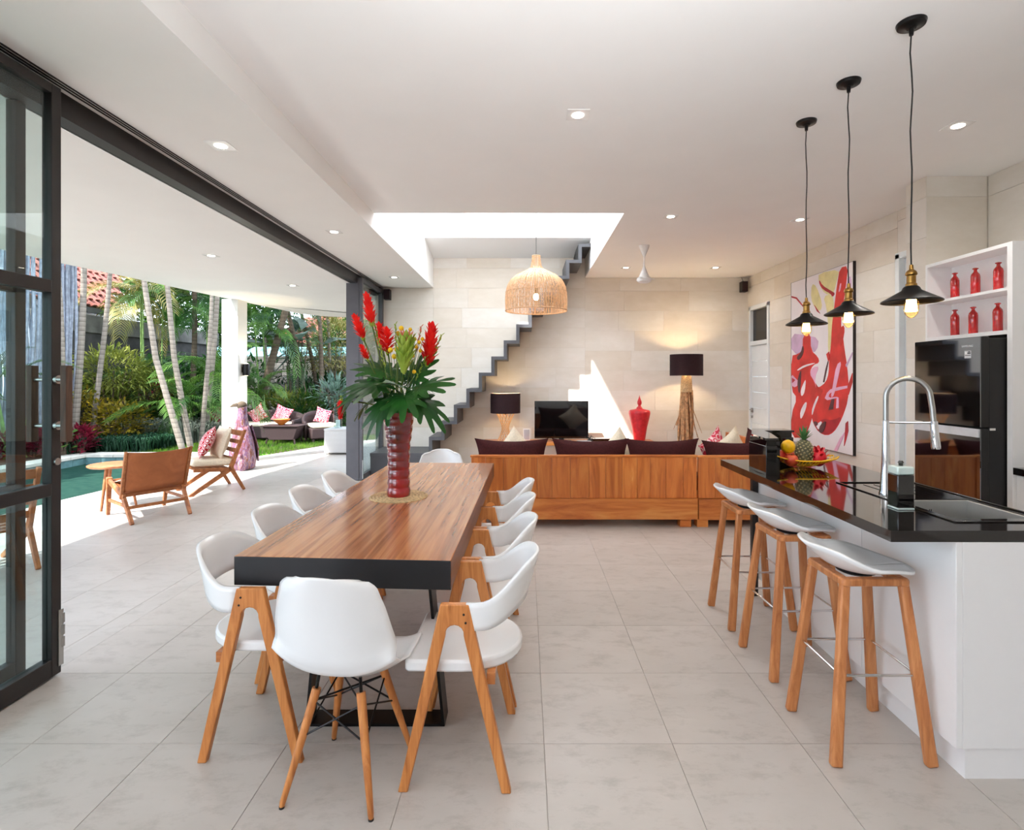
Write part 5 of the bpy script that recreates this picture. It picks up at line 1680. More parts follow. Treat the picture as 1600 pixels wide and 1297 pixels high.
# slatted lounge chair, faces local +Y
def make_slat_chair(label, loc, rz):
    t = thing('slat_chair', label, 'chair', loc, rz, group='slatted wooden lounge chairs')
    for s in (-1, 1):
        part('side_leg', MB().beam((s * .27, .32, 0), (s * .27, -.17, .30), .032, .045, h2=.06), 'garden_chair_wood', t, bevel=.006)
        part('back_post', MB().beam((s * .27, -.15, .27), (s * .27, -.34, .80), .032, .06, h2=.035), 'garden_chair_wood', t, bevel=.006)
        part('rear_leg', MB().beam((s * .27, -.17, .30), (s * .27, -.33, 0), .032, .055, h2=.035), 'garden_chair_wood', t, bevel=.006)
        part('seat_rail', MB().beam((s * .27, .27, .325), (s * .27, -.2, .285), .03, .045), 'garden_chair_wood', t, bevel=.004)
    for z in (.42, .53, .64, .75):
        y = -.15 - .19 * (z - .27) / .53
        part('slat', MB().beam((-.27, y + .01, z), (.27, y + .01, z), .02, .055 if z < .7 else .075), 'garden_chair_wood', t, bevel=.004)
    for k in range(5):
        part('slat', MB().beam((-.27, .24 - .09 * k, .335 - .007 * k), (.27, .24 - .09 * k, .335 - .007 * k), .06, .016), 'garden_chair_wood', t)
    return t
A2 = radians(137)
sc1 = make_slat_chair('slatted wooden lounge chair with cushions beside the painted bird', (-4.19, 7.16, 0), A2)
dup(sc1, (-4.22, 4.12, 0), radians(62), 'slatted wooden lounge chair seen through the glass door at far left')
def loc_of(o, v):
    c, s = cos(o.rotation_euler.z), sin(o.rotation_euler.z)
    return (o.location.x + v[0] * c - v[1] * s, o.location.y + v[0] * s + v[1] * c, v[2])
tag(part('seat_pad', MB().box(-.26, .26, -.22, .28, -.045, .045), 'cream_fabric', None, loc_of(sc1, (0, 0, .395)), (radians(4), 0, A2), bevel=.03), 'thick cream seat pad on the slatted chair', 'cushion')
cushion('throw_pillow', 'plump cream pillow against the back of the slatted chair', .46, .44, .17, 'cream_fabric', loc_of(sc1, (.02, -.13, .63)), (radians(18), 0, A2), 'pillows on the slatted chair')
cushion('throw_pillow', 'red pillow with white rings on the slatted chair', .46, .46, .15, 'ring_textile', loc_of(sc1, (-.02, .045, .64)), (radians(24), radians(8), A2 - .25), 'pillows on the slatted chair')

rt = thing('side_table', 'small oval-topped wooden side table behind the leather chair', 'table', (-4.74, 6.22, 0))
part('table_top', MB().lathe([(.24, -.025), (.262, -.01), (.262, 0), (.255, .004)], 40, (0, 0, .50)), 'garden_chair_wood', rt)
for k in range(3):
    a = 2 * pi * k / 3 + .5
    part('leg', MB().tube([(.12 * cos(a), .12 * sin(a), .48), (.2 * cos(a), .2 * sin(a), 0)], [.02, .013], 10), 'garden_chair_wood', rt)

# carved bird
bd = thing('bird_statue', 'tall carved wooden bird statue with washed pink and purple paint', 'statue', (-4.62, 8.8, 0), radians(0))
secs = [(0, .155, .15, 0, 0), (.03, .185, .17, 0, 0), (.16, .205, .18, .0, 0), (.32, .195, .17, 0, 0), (.48, .165, .15, -.005, 0), (.62, .13, .125, -.01, 0), (.75, .10, .10, -.01, 0), (.86, .078, .08, -.005, 0), (.94, .066, .07, 0, 0), (1.0, .067, .068, .0, 0), (1.045, .07, .066, -.005, 0), (1.08, .055, .055, -.01, 0), (1.10, .025, .03, -.01, 0)]
mb = MB(); n = 24; vs = []; fs = []
for i, (z, rx, ry, cx, cy) in enumerate(secs):
    for k in range(n):
        a = 2 * pi * k / n
        w = 1 + .05 * sin(5 * a + z * 9) * (1 if z < .7 else .3)
        vs.append((cx + rx * w * cos(a), cy + ry * w * sin(a), z))
for i in range(len(secs) - 1):
    for k in range(n):
        k2 = (k + 1) % n; fs.append((i * n + k, i * n + k2, (i + 1) * n + k2, (i + 1) * n + k))
fs.append(tuple(range(n - 1, -1, -1))); fs.append(tuple((len(secs) - 1) * n + k for k in range(n)))
mb.add(vs, fs)
part('body', mb, 'washed_paint', bd, angle=80)
mb = MB().tube([(-.02, 0, 1.055), (-.08, 0, 1.055), (-.15, 0, 1.045), (-.205, -.0, 1.02)], [.045, .036, .026, .008], 12)
part('beak', mb, 'trunk_dark', bd)
part('head', MB().ball((-.01, 0, 1.04), .078, 16, .92), 'trunk_dark', bd, label='brown carved head')
for s in (-1, 1): part('eye', MB().ball((-.05, s * .066, 1.06), .01, 8), 'black_gloss', bd)
def wing(s):
    mb = MB()
    def f(u, v):
        z = .72 - .6 * v
        a = s * (.5 + 1.3 * u) * 1.0
        r = .12 + .10 * min(1, v * 1.6)
        return (r * 1.02 * cos(a + pi / 2 * 0) * 1.0 + .012, r * .93 * sin(a), z + .05 * sin(pi * u) * (v - .5))
    mb.grid(f, 9, 12); return mb
for s in (-1, 1): part('wing', wing(s), 'washed_paint', bd, solid=.02, label='carved folded wing')
mb = MB().ball((.08, -.16, .10), .075, 14, 1.6).ball((.075, -.20, .25), .035, 12)
part('chick', mb, 'washed_paint', bd, label='small carved chick at its foot')

# white wicker cube with glass candle holder
wc = thing('wicker_stool', 'white wicker cube table at the edge of the lawn', 'table', (-3.64, 10.72, 0))
part('body', MB().box(-.27, .27, -.26, .26, .03, .47), 'wicker_pale', wc, bevel=.02)
part('top_frame', MB().box(-.275, .275, -.265, .265, .465, .50), 'wicker_pale', wc, bevel=.01)
for sx in (-1, 1):
    for sy in (-1, 1): part('foot', MB().box(sx * .25 - .02, sx * .25 + .02, sy * .24 - .02, sy * .24 + .02, 0, .04), 'wicker_pale', wc)
ca = thing('candle_holder', 'clear glass candle holder on the white wicker cube', 'candle holder', (-3.72, 10.7, .50))
part('glass', MB().lathe([(.07, 0), (.08, .01), (.085, .40), (.08, .40), (.075, .02), (.001, .015)], 20, caps=False), 'window_glass', ca)
part('candle', MB().lathe([(.04, .015), (.04, .16), (.001, .162)], 16), 'white_ceramic', ca)

# lawn seating
so = thing('wicker_sofa', 'brown wicker garden sofa with cream seat on the lawn', 'sofa', (-6.55, 13.0, 0))
part('base', MB().box(-1.08, 1.08, -.35, .35, .06, .34), 'wicker_brown', so, bevel=.03)
mb = MB()
def wb_(u, v):
    s = 2 * u - 1
    x = 1.12 * s
    z = .30 + v * (.40 - .17 * abs(s) ** 5)
    y = .33 + .06 * v - .02 * (1 - s * s)
    return (x, y, z)
mb.grid(wb_, 31, 7)
part('back', mb, 'wicker_brown', so, solid=.06)
for s in (-1, 1):
    def ar_(u, v, s=s):
        y = -.36 + .74 * u
        return (s * (1.09 + .04 * sin(pi * u)), y, .1 + v * (.40 + .12 * u * u))
    part('arm', MB().grid(ar_, 13, 6), 'wicker_brown', so, solid=.06)
    for y in (-.3, .3): part('foot', MB().box(s * 1.0 - .03, s * 1.0 + .03, y - .03, y + .03, 0, .08), 'wicker_brown', so)
part('seat_pad', MB().box(-1.04, 1.04, -.36, .28, .34, .42), 'cream_fabric', so, bevel=.03)
for x, r, lb in ((-.94, 8, 'pink ringed cushion at the left end of the garden sofa, behind the column'), (.02, -35, 'pink ringed cushion tilted in the middle of the garden sofa'), (.62, 20, 'pink ringed cushion leaning at the right of the garden sofa')):
    cushion('garden_cushion', lb, .42, .42, .14, 'ring_textile_pink', (-6.55 + x, 13.14, .60), (radians(-14), radians(r), 0), 'pink garden cushions')
gt = thing('garden_table', 'low brown wicker table in front of the garden sofa', 'table', (-5.45, 12.25, 0))
part('top', MB().box(-.46, .40, -.25, .25, .40, .425), 'wicker_brown', gt, bevel=.008)
part('skirt', MB().add([(-.30, -.17, .1), (.24, -.17, .1), (.24, .17, .1), (-.30, .17, .1), (-.42, -.22, .40), (.36, -.22, .40), (.36, .22, .40), (-.42, .22, .40)], [(0, 1, 5, 4), (1, 2, 6, 5), (2, 3, 7, 6), (3, 0, 4, 7), (0, 3, 2, 1)]), 'wicker_brown', gt)
for sx, x in ((-1, -.33), (1, .27)):
    for sy in (-1, 1): part('leg', MB().beam((x, sy * .18, .12), (x + sx * .03, sy * .21, 0), .025, .025), 'wicker_brown', gt)
bo = thing('bowl', 'orange glazed bowl on the low wicker table', 'bowl', (-5.52, 12.2, .427))
part('body', MB().lathe([(.05, 0), (.06, .01), (.15, .08), (.19, .13), (.18, .13), (.13, .08), (.001, .03)], 28, caps=False), 'orange_glaze', bo)
ac = thing('wicker_armchair', 'brown wicker garden armchair with cream seat right of the sofa', 'chair', (-4.82, 12.75, 0), radians(38))
part('base', MB().box(-.33, .33, -.33, .33, .08, .33), 'wicker_brown', ac, bevel=.03)
def acb(u, v):
    a = -pi * .98 / 1 * 0 + (u - .5) * pi * 1.15
    r = .38 + .03 * v
    k = cos(a)
    return (r * sin(a), r * max(-.7, k) * .98, .1 + v * (.38 + .22 * max(0, k)))
part('back', MB().grid(acb, 27, 7), 'wicker_brown', ac, solid=.05)
part('seat_pad', MB().box(-.29, .29, -.33, .25, .33, .42), 'cream_fabric', ac, bevel=.03)
for sx in (-1, 1):
    for sy in (-1, 1): part('foot', MB().box(sx * .28 - .025, sx * .28 + .025, sy * .28 - .025, sy * .28 + .025, 0, .09), 'wicker_brown', ac)
cushion('garden_cushion', 'pink ringed cushion on the wicker armchair', .38, .38, .13, 'ring_textile_pink', (-4.86, 12.93, .58), (radians(-12), radians(20), radians(38)), 'pink garden cushions')

# ================================================================== POOL
PX0, PX1, PYE = -8.42, -6.0, 10.3
pool = struct('pool', 'turquoise swimming pool alongside the terrace', 'pool')
mb = MB()
mb.box(PX0 - .1, -5.7, -3.4, PYE + .1, -1.55, -.95)
mb.box(PX0 - .12, PX0, -3.4, PYE, -1.5, -.03).box(PX0, -5.7, PYE, PYE + .12, -1.5, -.03).box(-5.70, -5.60, -3.4, PYE, -1.5, -.151)
part('basin', mb, 'pool_wall', pool)
part('step', MB().box(PX0, PX0 + .35, -3.4, PYE, -.95, -.42), 'pool_wall', pool)
for k in range(44):
    y = -2.9 + k * .3
    part('band_tile', MB().box(-.004, .004, .003, .297, -.24, -.03), 'pool_band', pool, (PX0 + .005, y, 0))
for k in range(9):
    part('band_tile', MB().box(.003, .297, -.004, .004, -.24, -.03), 'pool_band', pool, (PX0 + k * .3, PYE - .005, 0))
part('water', MB().add([(PX0, -3.4, -.16), (-5.70, -3.4, -.16), (-5.70, PYE, -.16), (PX0, PYE, -.16)], [(0, 1, 2, 3)]), 'pool_water', pool, label='clear turquoise water')
for k in range(23):
    part('coping_stone', MB().box(-.20, .17, .003, .597, -.03, .03), 'coping', pool, (PX0 - .14, -3.2 + k * .6 - .06, 0), bevel=.006)
for k in range(5):
    part('coping_stone', MB().box(.003, .537, -.02, .32, -.03, .03), 'coping', pool, (PX0 + k * .54, PYE, 0), bevel=.006)

# ================================================================== GARDEN
lawn = setting('lawn', MB().prism([(-8.1, 10.66), (-5.72, 10.66), (-5.72, 9.5), (-5.0, 10.2), (-4.7, 11.0), (-4.35, 11.9), (-3.7, 12.95), (-2.2, 13.7), (-2.2, 14.2), (-5.0, 14.0), (-8.6, 13.9)], 'Z', -.1, -.012), 'lawn_ground', 'bright green lawn behind the terrace', 'lawn')
random.seed(31)
mb = MB()
LP = [(-8.1, 10.68), (-5.60, 10.68), (-5.60, 9.9), (-5.15, 10.25), (-4.78, 11.05), (-4.42, 11.95), (-3.8, 12.98), (-2.3, 13.7), (-2.2, 14.1), (-5.0, 13.95), (-8.5, 13.85)]
cnt = 0
while cnt < 16000:
    x = random.uniform(-8.5, -2.2); y = random.uniform(9.7, 14.1)
    if not inside((x, y), LP): continue
    cnt += 1
    a = random.uniform(0, 6.28); h = random.uniform(.03, .065); l = random.uniform(-.03, .03)
    b = len(mb.v)
    dx, dy = cos(a) * .007, sin(a) * .007
    mb.v += [(x - dx, y - dy, -.015), (x + dx, y + dy, -.015), (x + l, y + l * .6, h)]
    mb.f.append((b, b + 1, b + 2)); mb.m.append(0)
part('grass_blades', mb, 'lawn_blade', lawn, stuff=True, fix=False)

# garden walls
gw = setting('wall_garden', MB().box(-10.6, -10.3, 11.5, 18.0, -.2, 2.56), 'wall_dark', 'dark weathered concrete garden wall', 'wall')
part('wall_cap', MB().box(-10.62, -10.24, 11.5, 18.0, 2.56, 2.98), 'wall_garden', gw, bevel=.01, label='lighter concrete cap band')
gb = setting('wall_garden_back', MB().box(-10.6, 2, 17.5, 17.8, -.2, 2.2), 'wall_dark', 'grey rubble garden wall at the back', 'wall')
random.seed(17)
z = 0
while z < 2.15:
    h = .22; x = -9.8 + random.uniform(-.2, 0)
    while x < -5.6:
        w = random.uniform(.25, .5)
        part('stone', MB().box(.008, w - .008, -random.uniform(.02, .05), .01, .006, h - .006), 'wall_garden', gb, (x, 17.5, z), bevel=.01)
        x += w
    z += h
setting('canopy', MB().box(-11, -6.2, 18.6, 19.4, 2.24, 2.56), 'turquoise_paint', 'pale turquoise painted fascia of the neighbouring house', 'fascia')
setting('house_wall', MB().box(-11.5, -2.5, 20.6, 21, 0, 3.0), 'house_white', 'white wall of the neighbouring house', 'wall')

def tiled_roof(name, label, org, ux, vx, nu, nv, pu, pv, keep):
    """org corner; ux along eave, vx up slope"""
    ux = Vector(ux).normalized(); vx = Vector(vx).normalized(); nn = ux.cross(vx).normalized()
    if nn.z < 0: nn = -nn
    rt_ = thing(name, label, 'roof')
    mb = MB()
    for j in range(nv):
        for i in range(nu):
            if not keep(i / nu, j / nv): continue
            o = Vector(org) + ux * ((i + (.5 if j % 2 else 0)) * pu) + vx * (j * pv)
            vs = []
            for q, lift in ((0, .045), (1.15, .0)):
                for s, hgt in ((-.5, 0), (-.22, .045), (.1, .05), (.38, .012), (.5, 0)):
                    vs.append(o + ux * (s * pu) + vx * (q * pv) + nn * (hgt + lift))
            for s, hgt in ((-.5, 0), (-.22, .045), (.1, .05), (.38, .012), (.5, 0)):
                vs.append(o + ux * (s * pu) + nn * (hgt + .005))
            fs = [(k, k + 1, k + 6, k + 5) for k in range(4)] + [(k, k + 1, k + 11, k + 10) for k in range(4)]
            mb.add(vs, fs)
    part('tiles', mb, 'clay_tile', rt_, fix=False, stuff=True, angle=25)
    mb = MB()
    c = [Vector(org), Vector(org) + ux * nu * pu, Vector(org) + vx * nv * pv + ux * nu * pu, Vector(org) + vx * nv * pv]
    ks = []
    # backing sheet following the kept cells
    for j in range(nv):
        row = [i for i in range(nu) if keep(i / nu, j / nv)]
        if not row: continue
        a, b = row[0], row[-1] + 1
        q = Vector(org) + vx * (j * pv) - nn * .01
        mb.add([q + ux * a * pu, q + ux * b * pu, q + ux * b * pu + vx * pv, q + ux * a * pu + vx * pv], [(0, 1, 2, 3)])
    part('battens', mb, 'trunk_dark', rt_, solid=.02, fix=False)
    return rt_
r1 = tiled_roof('tiled_roof', 'red clay tiled roof above the dark garden wall at left', (-10.62, 11.7, 3.22), (0, 1, 0), (-1, 0, .92), 24, 13, .22, .27,
           lambda u, v: 11.7 + u * 24 * .22 < 13.9 + v * 13 * .27 * .735 * 1.64)
part('gutter', MB().box(-10.66, -10.5, 11.7, 14.0, 3.08, 3.2), 'grey_frame', r1)
tiled_roof('tiled_roof', 'pinkish clay tiled roof of the house behind the palms at right', (-10.6, 20.2, 2.75), (1, 0, 0), (0, 1, .62), 30, 16, .28, .32,
           lambda u, v: u * 30 * .28 > v * 16 * .32 * .85 * .85 + .2)

setting('house_wall_left', MB().box(-11.6, -11.2, 11.7, 15.5, 0, 3.5), 'house_white', 'white wall under the red roof of the neighbouring house', 'wall')
# white painted stick fence
sfn = thing('stick_fence', 'tall screen of upright white-washed branches left of the garden', 'fence', (-9.75, 0, 0))
random.seed(12)
stick_meshes = []
for k in range(6):
    mb = MB()
    pts = [(.02 * sin(q * 1.7 + k) + random.uniform(-.012, .012), .022 * cos(q * 1.3 + k * 2), q * .72) for q in range(7)]
    stick_meshes.append(mb.tube(pts, [random.uniform(.022, .034) for _ in range(7)], 7).mesh('stick', 'painted_stick', 60))
y = 3.4
while y < 11.62:
    link('stick', random.choice(stick_meshes), sfn, (random.uniform(-.05, .05), y, random.uniform(-.1, .05)), (random.uniform(-.025, .025), random.uniform(-.02, .02), random.uniform(0, 6)))
    y += random.uniform(.022, .04)
for z in (.5, 1.8, 3.2): part('crossbar', MB().tube([(-.10, 3.4, z), (-.10, 11.6, z)], .03, 8), 'painted_stick', sfn)

# ---- plants
def frond_mesh(L, droop, leaflet, mat, n=26, vee=.5, seed=0):
    rnd = random.Random(seed)
    mb = MB()
    pts = []
    for k in range(13):
        q = k / 12
        pts.append(Vector((L * q * (1 - .18 * droop * q * q), 0, L * (.42 * q - (.42 + droop * .62) * q * q))))
    mb.tube(pts, [.012 * (1 - .85 * k / 12) for k in range(13)], 5)
    for k in range(n):
        q = .12 + .88 * k / (n - 1)
        i = min(11, int(q * 12)); w = q * 12 - i
        p = pts[i].lerp(pts[i + 1], w)
        d = (pts[i + 1] - pts[i]).normalized()
        ll = leaflet * (sin(pi * (.12 + .8 * q)) ** .6) * rnd.uniform(.85, 1.1)
        for s in (-1, 1):
            side = Vector((0, s, 0))
            dr = (d * (.75 + .5 * q) + side * 1.0 + Vector((0, 0, vee * .5))).normalized()
            tip1 = p + dr * ll * .55
            tip = p + dr * ll * .9 + Vector((0, 0, -.35 * ll))
            wv = d.cross(dr).cross(dr).normalized() * .013
            b = len(mb.v)
            mb.v += [tuple(p - wv * .5), tuple(p + wv * .5), tuple(tip1 + wv), tuple(tip1 - wv), tuple(tip)]
            mb.f += [(b, b + 1, b + 2, b + 3), (b + 3, b + 2, b + 4)]; mb.m += [0, 0]
    return mb.mesh('frond', mat, 60, fix=False)
FM = {'g': [frond_mesh(1.5, d, .42, 'leaf_palm', 28, .5, k) for k, d in enumerate((.5, .8, 1.1))],
      'd': [frond_mesh(1.5, d, .42, 'leaf_palm_dark', 28, .5, k) for k, d in enumerate((.5, .8, 1.1))],
      'y': [frond_mesh(1.5, d, .5, 'leaf_yellow', 30, .1, k) for k, d in enumerate((.9, 1.2, 1.5))]}
def add_fronds(t, org, n, sc, kind, a0=0, tilt=(-.9, .15), seed=0):
    rnd = random.Random(seed)
    for k in range(n):
        a = a0 + 2.39996 * k + rnd.uniform(-.2, .2)
        ti = tilt[0] + (tilt[1] - tilt[0]) * k / max(1, n - 1)
        link('frond', rnd.choice(FM[kind]), t, org, Euler((0, ti, a), 'XYZ'), sc * rnd.uniform(.85, 1.1))
def palm(label, top, foot, r=.05, mat='trunk_pale', crown='g', nf=7, ext=1.6, name='palm_tree', kink=None, sc=1.0):
    """trunk through the points, ringed, with crown above"""
    t = thing(name, label, 'palm', tuple(foot), group='garden palms')
    F = Vector(foot); T_ = Vector(top) - F
    T_ = T_ * (1 + ext / max(.5, T_.z))
    K = (Vector(kink) - F) if kink else None
    pts = []; rs = []
    N = max(12, int(T_.length / .055))
    for k in range(N + 1):
        q = k / N
        if K is not None:
            kq = K.z / T_.z
            p = K * (q / kq) if q < kq else K.lerp(T_, (q - kq) / (1 - kq))
            # soften the bend
            if abs(q - kq) < .12: p = p.lerp((K * .9 + T_ * kq * .1), .15)
        else:
            p = T_ * q + Vector((.05 * sin(3 * q), .03 * sin(2.2 * q), 0)) * (1 - q) * q * 4
        pts.append(p); rs.append(r * (1.25 - .45 * q) * (1.035 if k % 2 else .985))
    part('trunk', MB().tube(pts, rs, 10), mat, t, angle=30, label='ringed trunk')
    add_fronds(t, tuple(T_), nf, 1.15 * sc, crown, seed=int(F.x * 10), tilt=(-1.0, .2))
    return t
def gp(px, y, Y): return PX(px, y, Y)
palm('slender palm with pale trunk nearest the white branch screen, left of two', gp(88, 470, 10.6), (-9.1, 10.62, 0), .045, mat='trunk_pale', nf=5, ext=2.2)
palm('slender palm with pale ringed trunk in front of the branch screen edge', gp(126, 430, 11.0), (-9.22, 11.0, 0), .055, nf=5, ext=2.0)
palm('slender palm leaning right in front of the dark garden wall', gp(167, 428, 11.4), (-9.2, 11.4, 0), .045, nf=5, ext=2.0)
palm('palm leaning left from behind the lounge chairs, left of a crossing pair', gp(234, 445, 10.9), (-6.93, 10.9, 0), .05, kink=gp(243, 560, 10.9), nf=5, ext=2)
palm('palm leaning left behind the lounge chairs, right of a crossing pair', gp(267, 452, 11.5), (-7.15, 11.5, 0), .05, kink=gp(272, 560, 11.5), nf=5, ext=2)
palm('dark slim palm trunk behind the crossing pair', gp(301, 460, 14), (-8.7, 14.0, 0), .06, 'trunk_dark', 'd', 6, 1.5)
palm('slim upright palm just left of the terrace column', gp(326, 478, 11.8), (-7.1, 11.8, 0), .04, nf=5, ext=2)
palm('upright palm against the left side of the terrace column', gp(335, 468, 12.6), (-7.5, 12.6, 0), .055, nf=5, ext=2)
palm('thick ringed palm leaning right, just right of the terrace column', gp(443, 488, 14.5), (-7.5, 14.5, 0), .09, 'trunk_dark', kink=gp(415, 600, 14.5), nf=6, ext=1)
palm('short pale palm behind the wicker sofa', gp(413, 530, 15.0), (-7.25, 15.0, 0), .06, nf=9, ext=.05, sc=.8)
palm('dark palm trunk leaning over the dracaena bank', gp(455, 520, 15.5), (-6.2, 15.5, 0), .07, 'trunk_dark', 'd', 6, 1.2)
palm('slim palm trunk left of the far glass door, leftmost', gp(484, 560, 16.2), (-6.1, 16.2, 0), .055, 'trunk_dark', 'd', 4, 1.4)
palm('slim palm trunk left of the far glass door, middle', gp(497, 500, 15.6), (-5.9, 15.6, 0), .055, 'trunk_dark', 'd', 5, 1.4)
palm('slim palm trunk left of the far glass door, rightmost', gp(511, 520, 16.4), (-6.0, 16.4, 0), .045, 'trunk_pale', 'd', 4, 1.4)

def areca(label, org, foot, n, sc, kind, seed, tilt=(-1.15, .1), canes=5, a0=0):
    t = thing('areca_palm', label, 'palm', tuple(foot), group='feathery clump palms')
    rnd = random.Random(seed)
    O = Vector(org) - Vector(foot)
    for k in range(canes):
        a = rnd.uniform(0, 6.28); rr_ = rnd.uniform(.05, .25)
        b = Vector((rr_ * cos(a), rr_ * sin(a), 0))
        top = O + Vector((cos(a) * .15, sin(a) * .15, rnd.uniform(-.3, .2)))
        part('cane', MB().tube([b, b.lerp(top, .5) + Vector((.03 * cos(k), .03 * sin(k), 0)), top], [.028, .024, .018], 7), 'cane_green', t)
    for k in range(n):
        a = a0 + 2.39996 * k
        ti = tilt[0] + (tilt[1] - tilt[0]) * k / max(1, n - 1)
        off = Vector((rnd.uniform(-.18, .18), rnd.uniform(-.18, .18), rnd.uniform(-.35, .2)))
        link('frond', rnd.choice(FM[kind]), t, tuple(O + off), Euler((0, ti, a), 'XYZ'), sc * rnd.uniform(.8, 1.15))
    return t
areca('bright feathery palm arching over the crossing trunks', gp(285, 640, 12.4), (-7.9, 12.4, 0), 16, .95, 'g', 1)
areca('feathery palm filling the space left of the terrace column', gp(335, 590, 13.0), (-7.5, 13.0, 0), 14, 1.0, 'g', 2, canes=6)
areca('dark feathery palm behind the lime shrubs', gp(225, 600, 13.6), (-9.5, 13.6, 0), 12, 1.0, 'd', 3)
areca('tall drooping yellow-green palm crown beside the red roof', gp(212, 460, 13.2), (-9.5, 13.2, 0), 12, .95, 'y', 4, canes=2)
areca('high green palm crown left of the column', gp(265, 470, 14.0), (-9.3, 14.0, 0), 16, 1.15, 'g', 5, canes=2)
areca('high dark palm crown touching the terrace roof by the column', gp(330, 470, 14.6), (-8.4, 14.6, 0), 16, 1.1, 'd', 6, canes=3)
areca('low feathery palm right of the terrace column', gp(402, 610, 13.9), (-6.9, 13.9, 0), 10, .75, 'g', 7, canes=4)
areca('high feathery palm right of the terrace column', gp(405, 500, 14.6), (-7.15, 14.6, 0), 14, 1.05, 'g', 8, canes=2)
areca('feathery palm in front of the turquoise fascia', gp(455, 560, 16.0), (-6.9, 16.0, 0), 12, .9, 'd', 9, canes=3)
areca('green palm behind the branch screen seen through glass', gp(10, 600, 9.9), (-9.4, 9.9, 0), 10, .7, 'g', 10, canes=3)

def cloud(name, label, foot, rad, n, ll, lw, mat, seed, group='garden shrubs', zc=None, up=.4, stem=True, cat='shrub'):
    rnd = random.Random(seed)
    t = thing(name, label, cat, tuple(foot), group=group)
    rx, ry, rz = rad; zc = rz if zc is None else zc
    mb = MB()
    for k in range(n):
        a = rnd.uniform(0, 2 * pi); c = rnd.uniform(-1, 1); s = sqrt(1 - c * c)
        rr_ = rnd.uniform(.45, 1) ** .6
        lump = 1 + .18 * sin(3 * a + seed) * s + .12 * sin(7 * a + c * 5)
        p = Vector((rx * rr_ * lump * s * cos(a), ry * rr_ * lump * s * sin(a), zc + rz * rr_ * lump * c))
        if p.z < .02: p.z = rnd.uniform(.02, .2)
        d = (Vector((s * cos(a), s * sin(a), c * .6 + up)) + Vector((rnd.uniform(-.7, .7), rnd.uniform(-.7, .7), rnd.uniform(-.5, .5)))).normalized()
        L_ = ll * rnd.uniform(.7, 1.2); W_ = lw * rnd.uniform(.8, 1.2)
        r = d.cross(Vector((0, 0, 1)))
        if r.length < .05: r = Vector((1, 0, 0))
        r.normalize()
        r = (r + Vector((0, 0, rnd.uniform(-.5, .5)))).normalized()
        b = len(mb.v)
        mid = p + d * L_ * .5
        mb.v += [tuple(p), tuple(mid - r * W_ / 2), tuple(mid + r * W_ / 2), tuple(p + d * L_ + Vector((0, 0, -.2 * L_)))]
        mb.f += [(b, b + 1, b + 2), (b + 1, b + 3, b + 2)]; mb.m += [0, 0]
    part('foliage', mb, mat, t, fix=False, stuff=True)
    if stem:
        mb = MB()
        for k in range(5):
            a = k * 1.3
            mb.tube([(0.03 * cos(a), .03 * sin(a), 0), (rx * .3 * cos(a), ry * .3 * sin(a), zc * .6), (rx * .55 * cos(a), ry * .55 * sin(a), zc)], [.03, .02, .01], 6)
        part('stem', mb, 'trunk_dark', t)
    return t
def ground_at(px, Y): return ((px - 820) * Y / 840, Y, 0)
cloud('croton_shrub', 'yellow-speckled croton shrub behind the pool, right of two', ground_at(180, 11.5), (.62, .4, .50), 1300, .13, .05, 'leaf_croton', 1)
cloud('croton_shrub', 'yellow-green croton shrub behind the pool, left of two', ground_at(128, 11.4), (.5, .4, .62), 1000, .13, .05, 'leaf_croton', 2)
cloud('lime_shrub', 'pale lime narrow-leaved shrub before the dark wall', ground_at(175, 12.2), (.85, .5, .5), 1500, .24, .035, 'leaf_lime', 3, zc=1.65)
cloud('lime_shrub', 'lime narrow-leaved shrub low beside the leaning palms', ground_at(215, 12.6), (.8, .5, .45), 1000, .24, .035, 'leaf_lime', 4, zc=1.25)
cloud('croton_shrub', 'dark red leaved shrub in the shade under the palm fronds', ground_at(240, 13.2), (.4, .3, .3), 350, .25, .04, 'leaf_red', 5, zc=1.1)
cloud('bush', 'green bush low behind the silver grass', ground_at(230, 12.9), (.8, .4, .35), 700, .16, .05, 'leaf_bush', 6)
cloud('bush', 'dark green bush under the palms left of the column', ground_at(310, 13.8), (.9, .5, .7), 900, .3, .05, 'leaf_palm_dark', 7)
for k, (px, Y, lb) in enumerate(((15, 9.9, 'dark red cordyline at far left seen through the glass'), (50, 10.1, 'dark red cordyline left of the door handle'), (72, 10.2, 'dark red cordyline beside the black door frame'), (126, 10.5, 'bright crimson cordyline by the pool corner'))):
    cloud('cordyline', lb, ground_at(px, Y), (.26, .22, .24) if k < 3 else (.22, .2, .26), 260, .22, .05, 'leaf_red', 20 + k, 'red cordylines by the pool', up=.9)
cloud('leafy_plant', 'small broad-leaved green plant between the red cordylines', ground_at(98, 10.25), (.16, .16, .26), 26, .24, .16, 'leaf_palm', 30, None, up=.6)
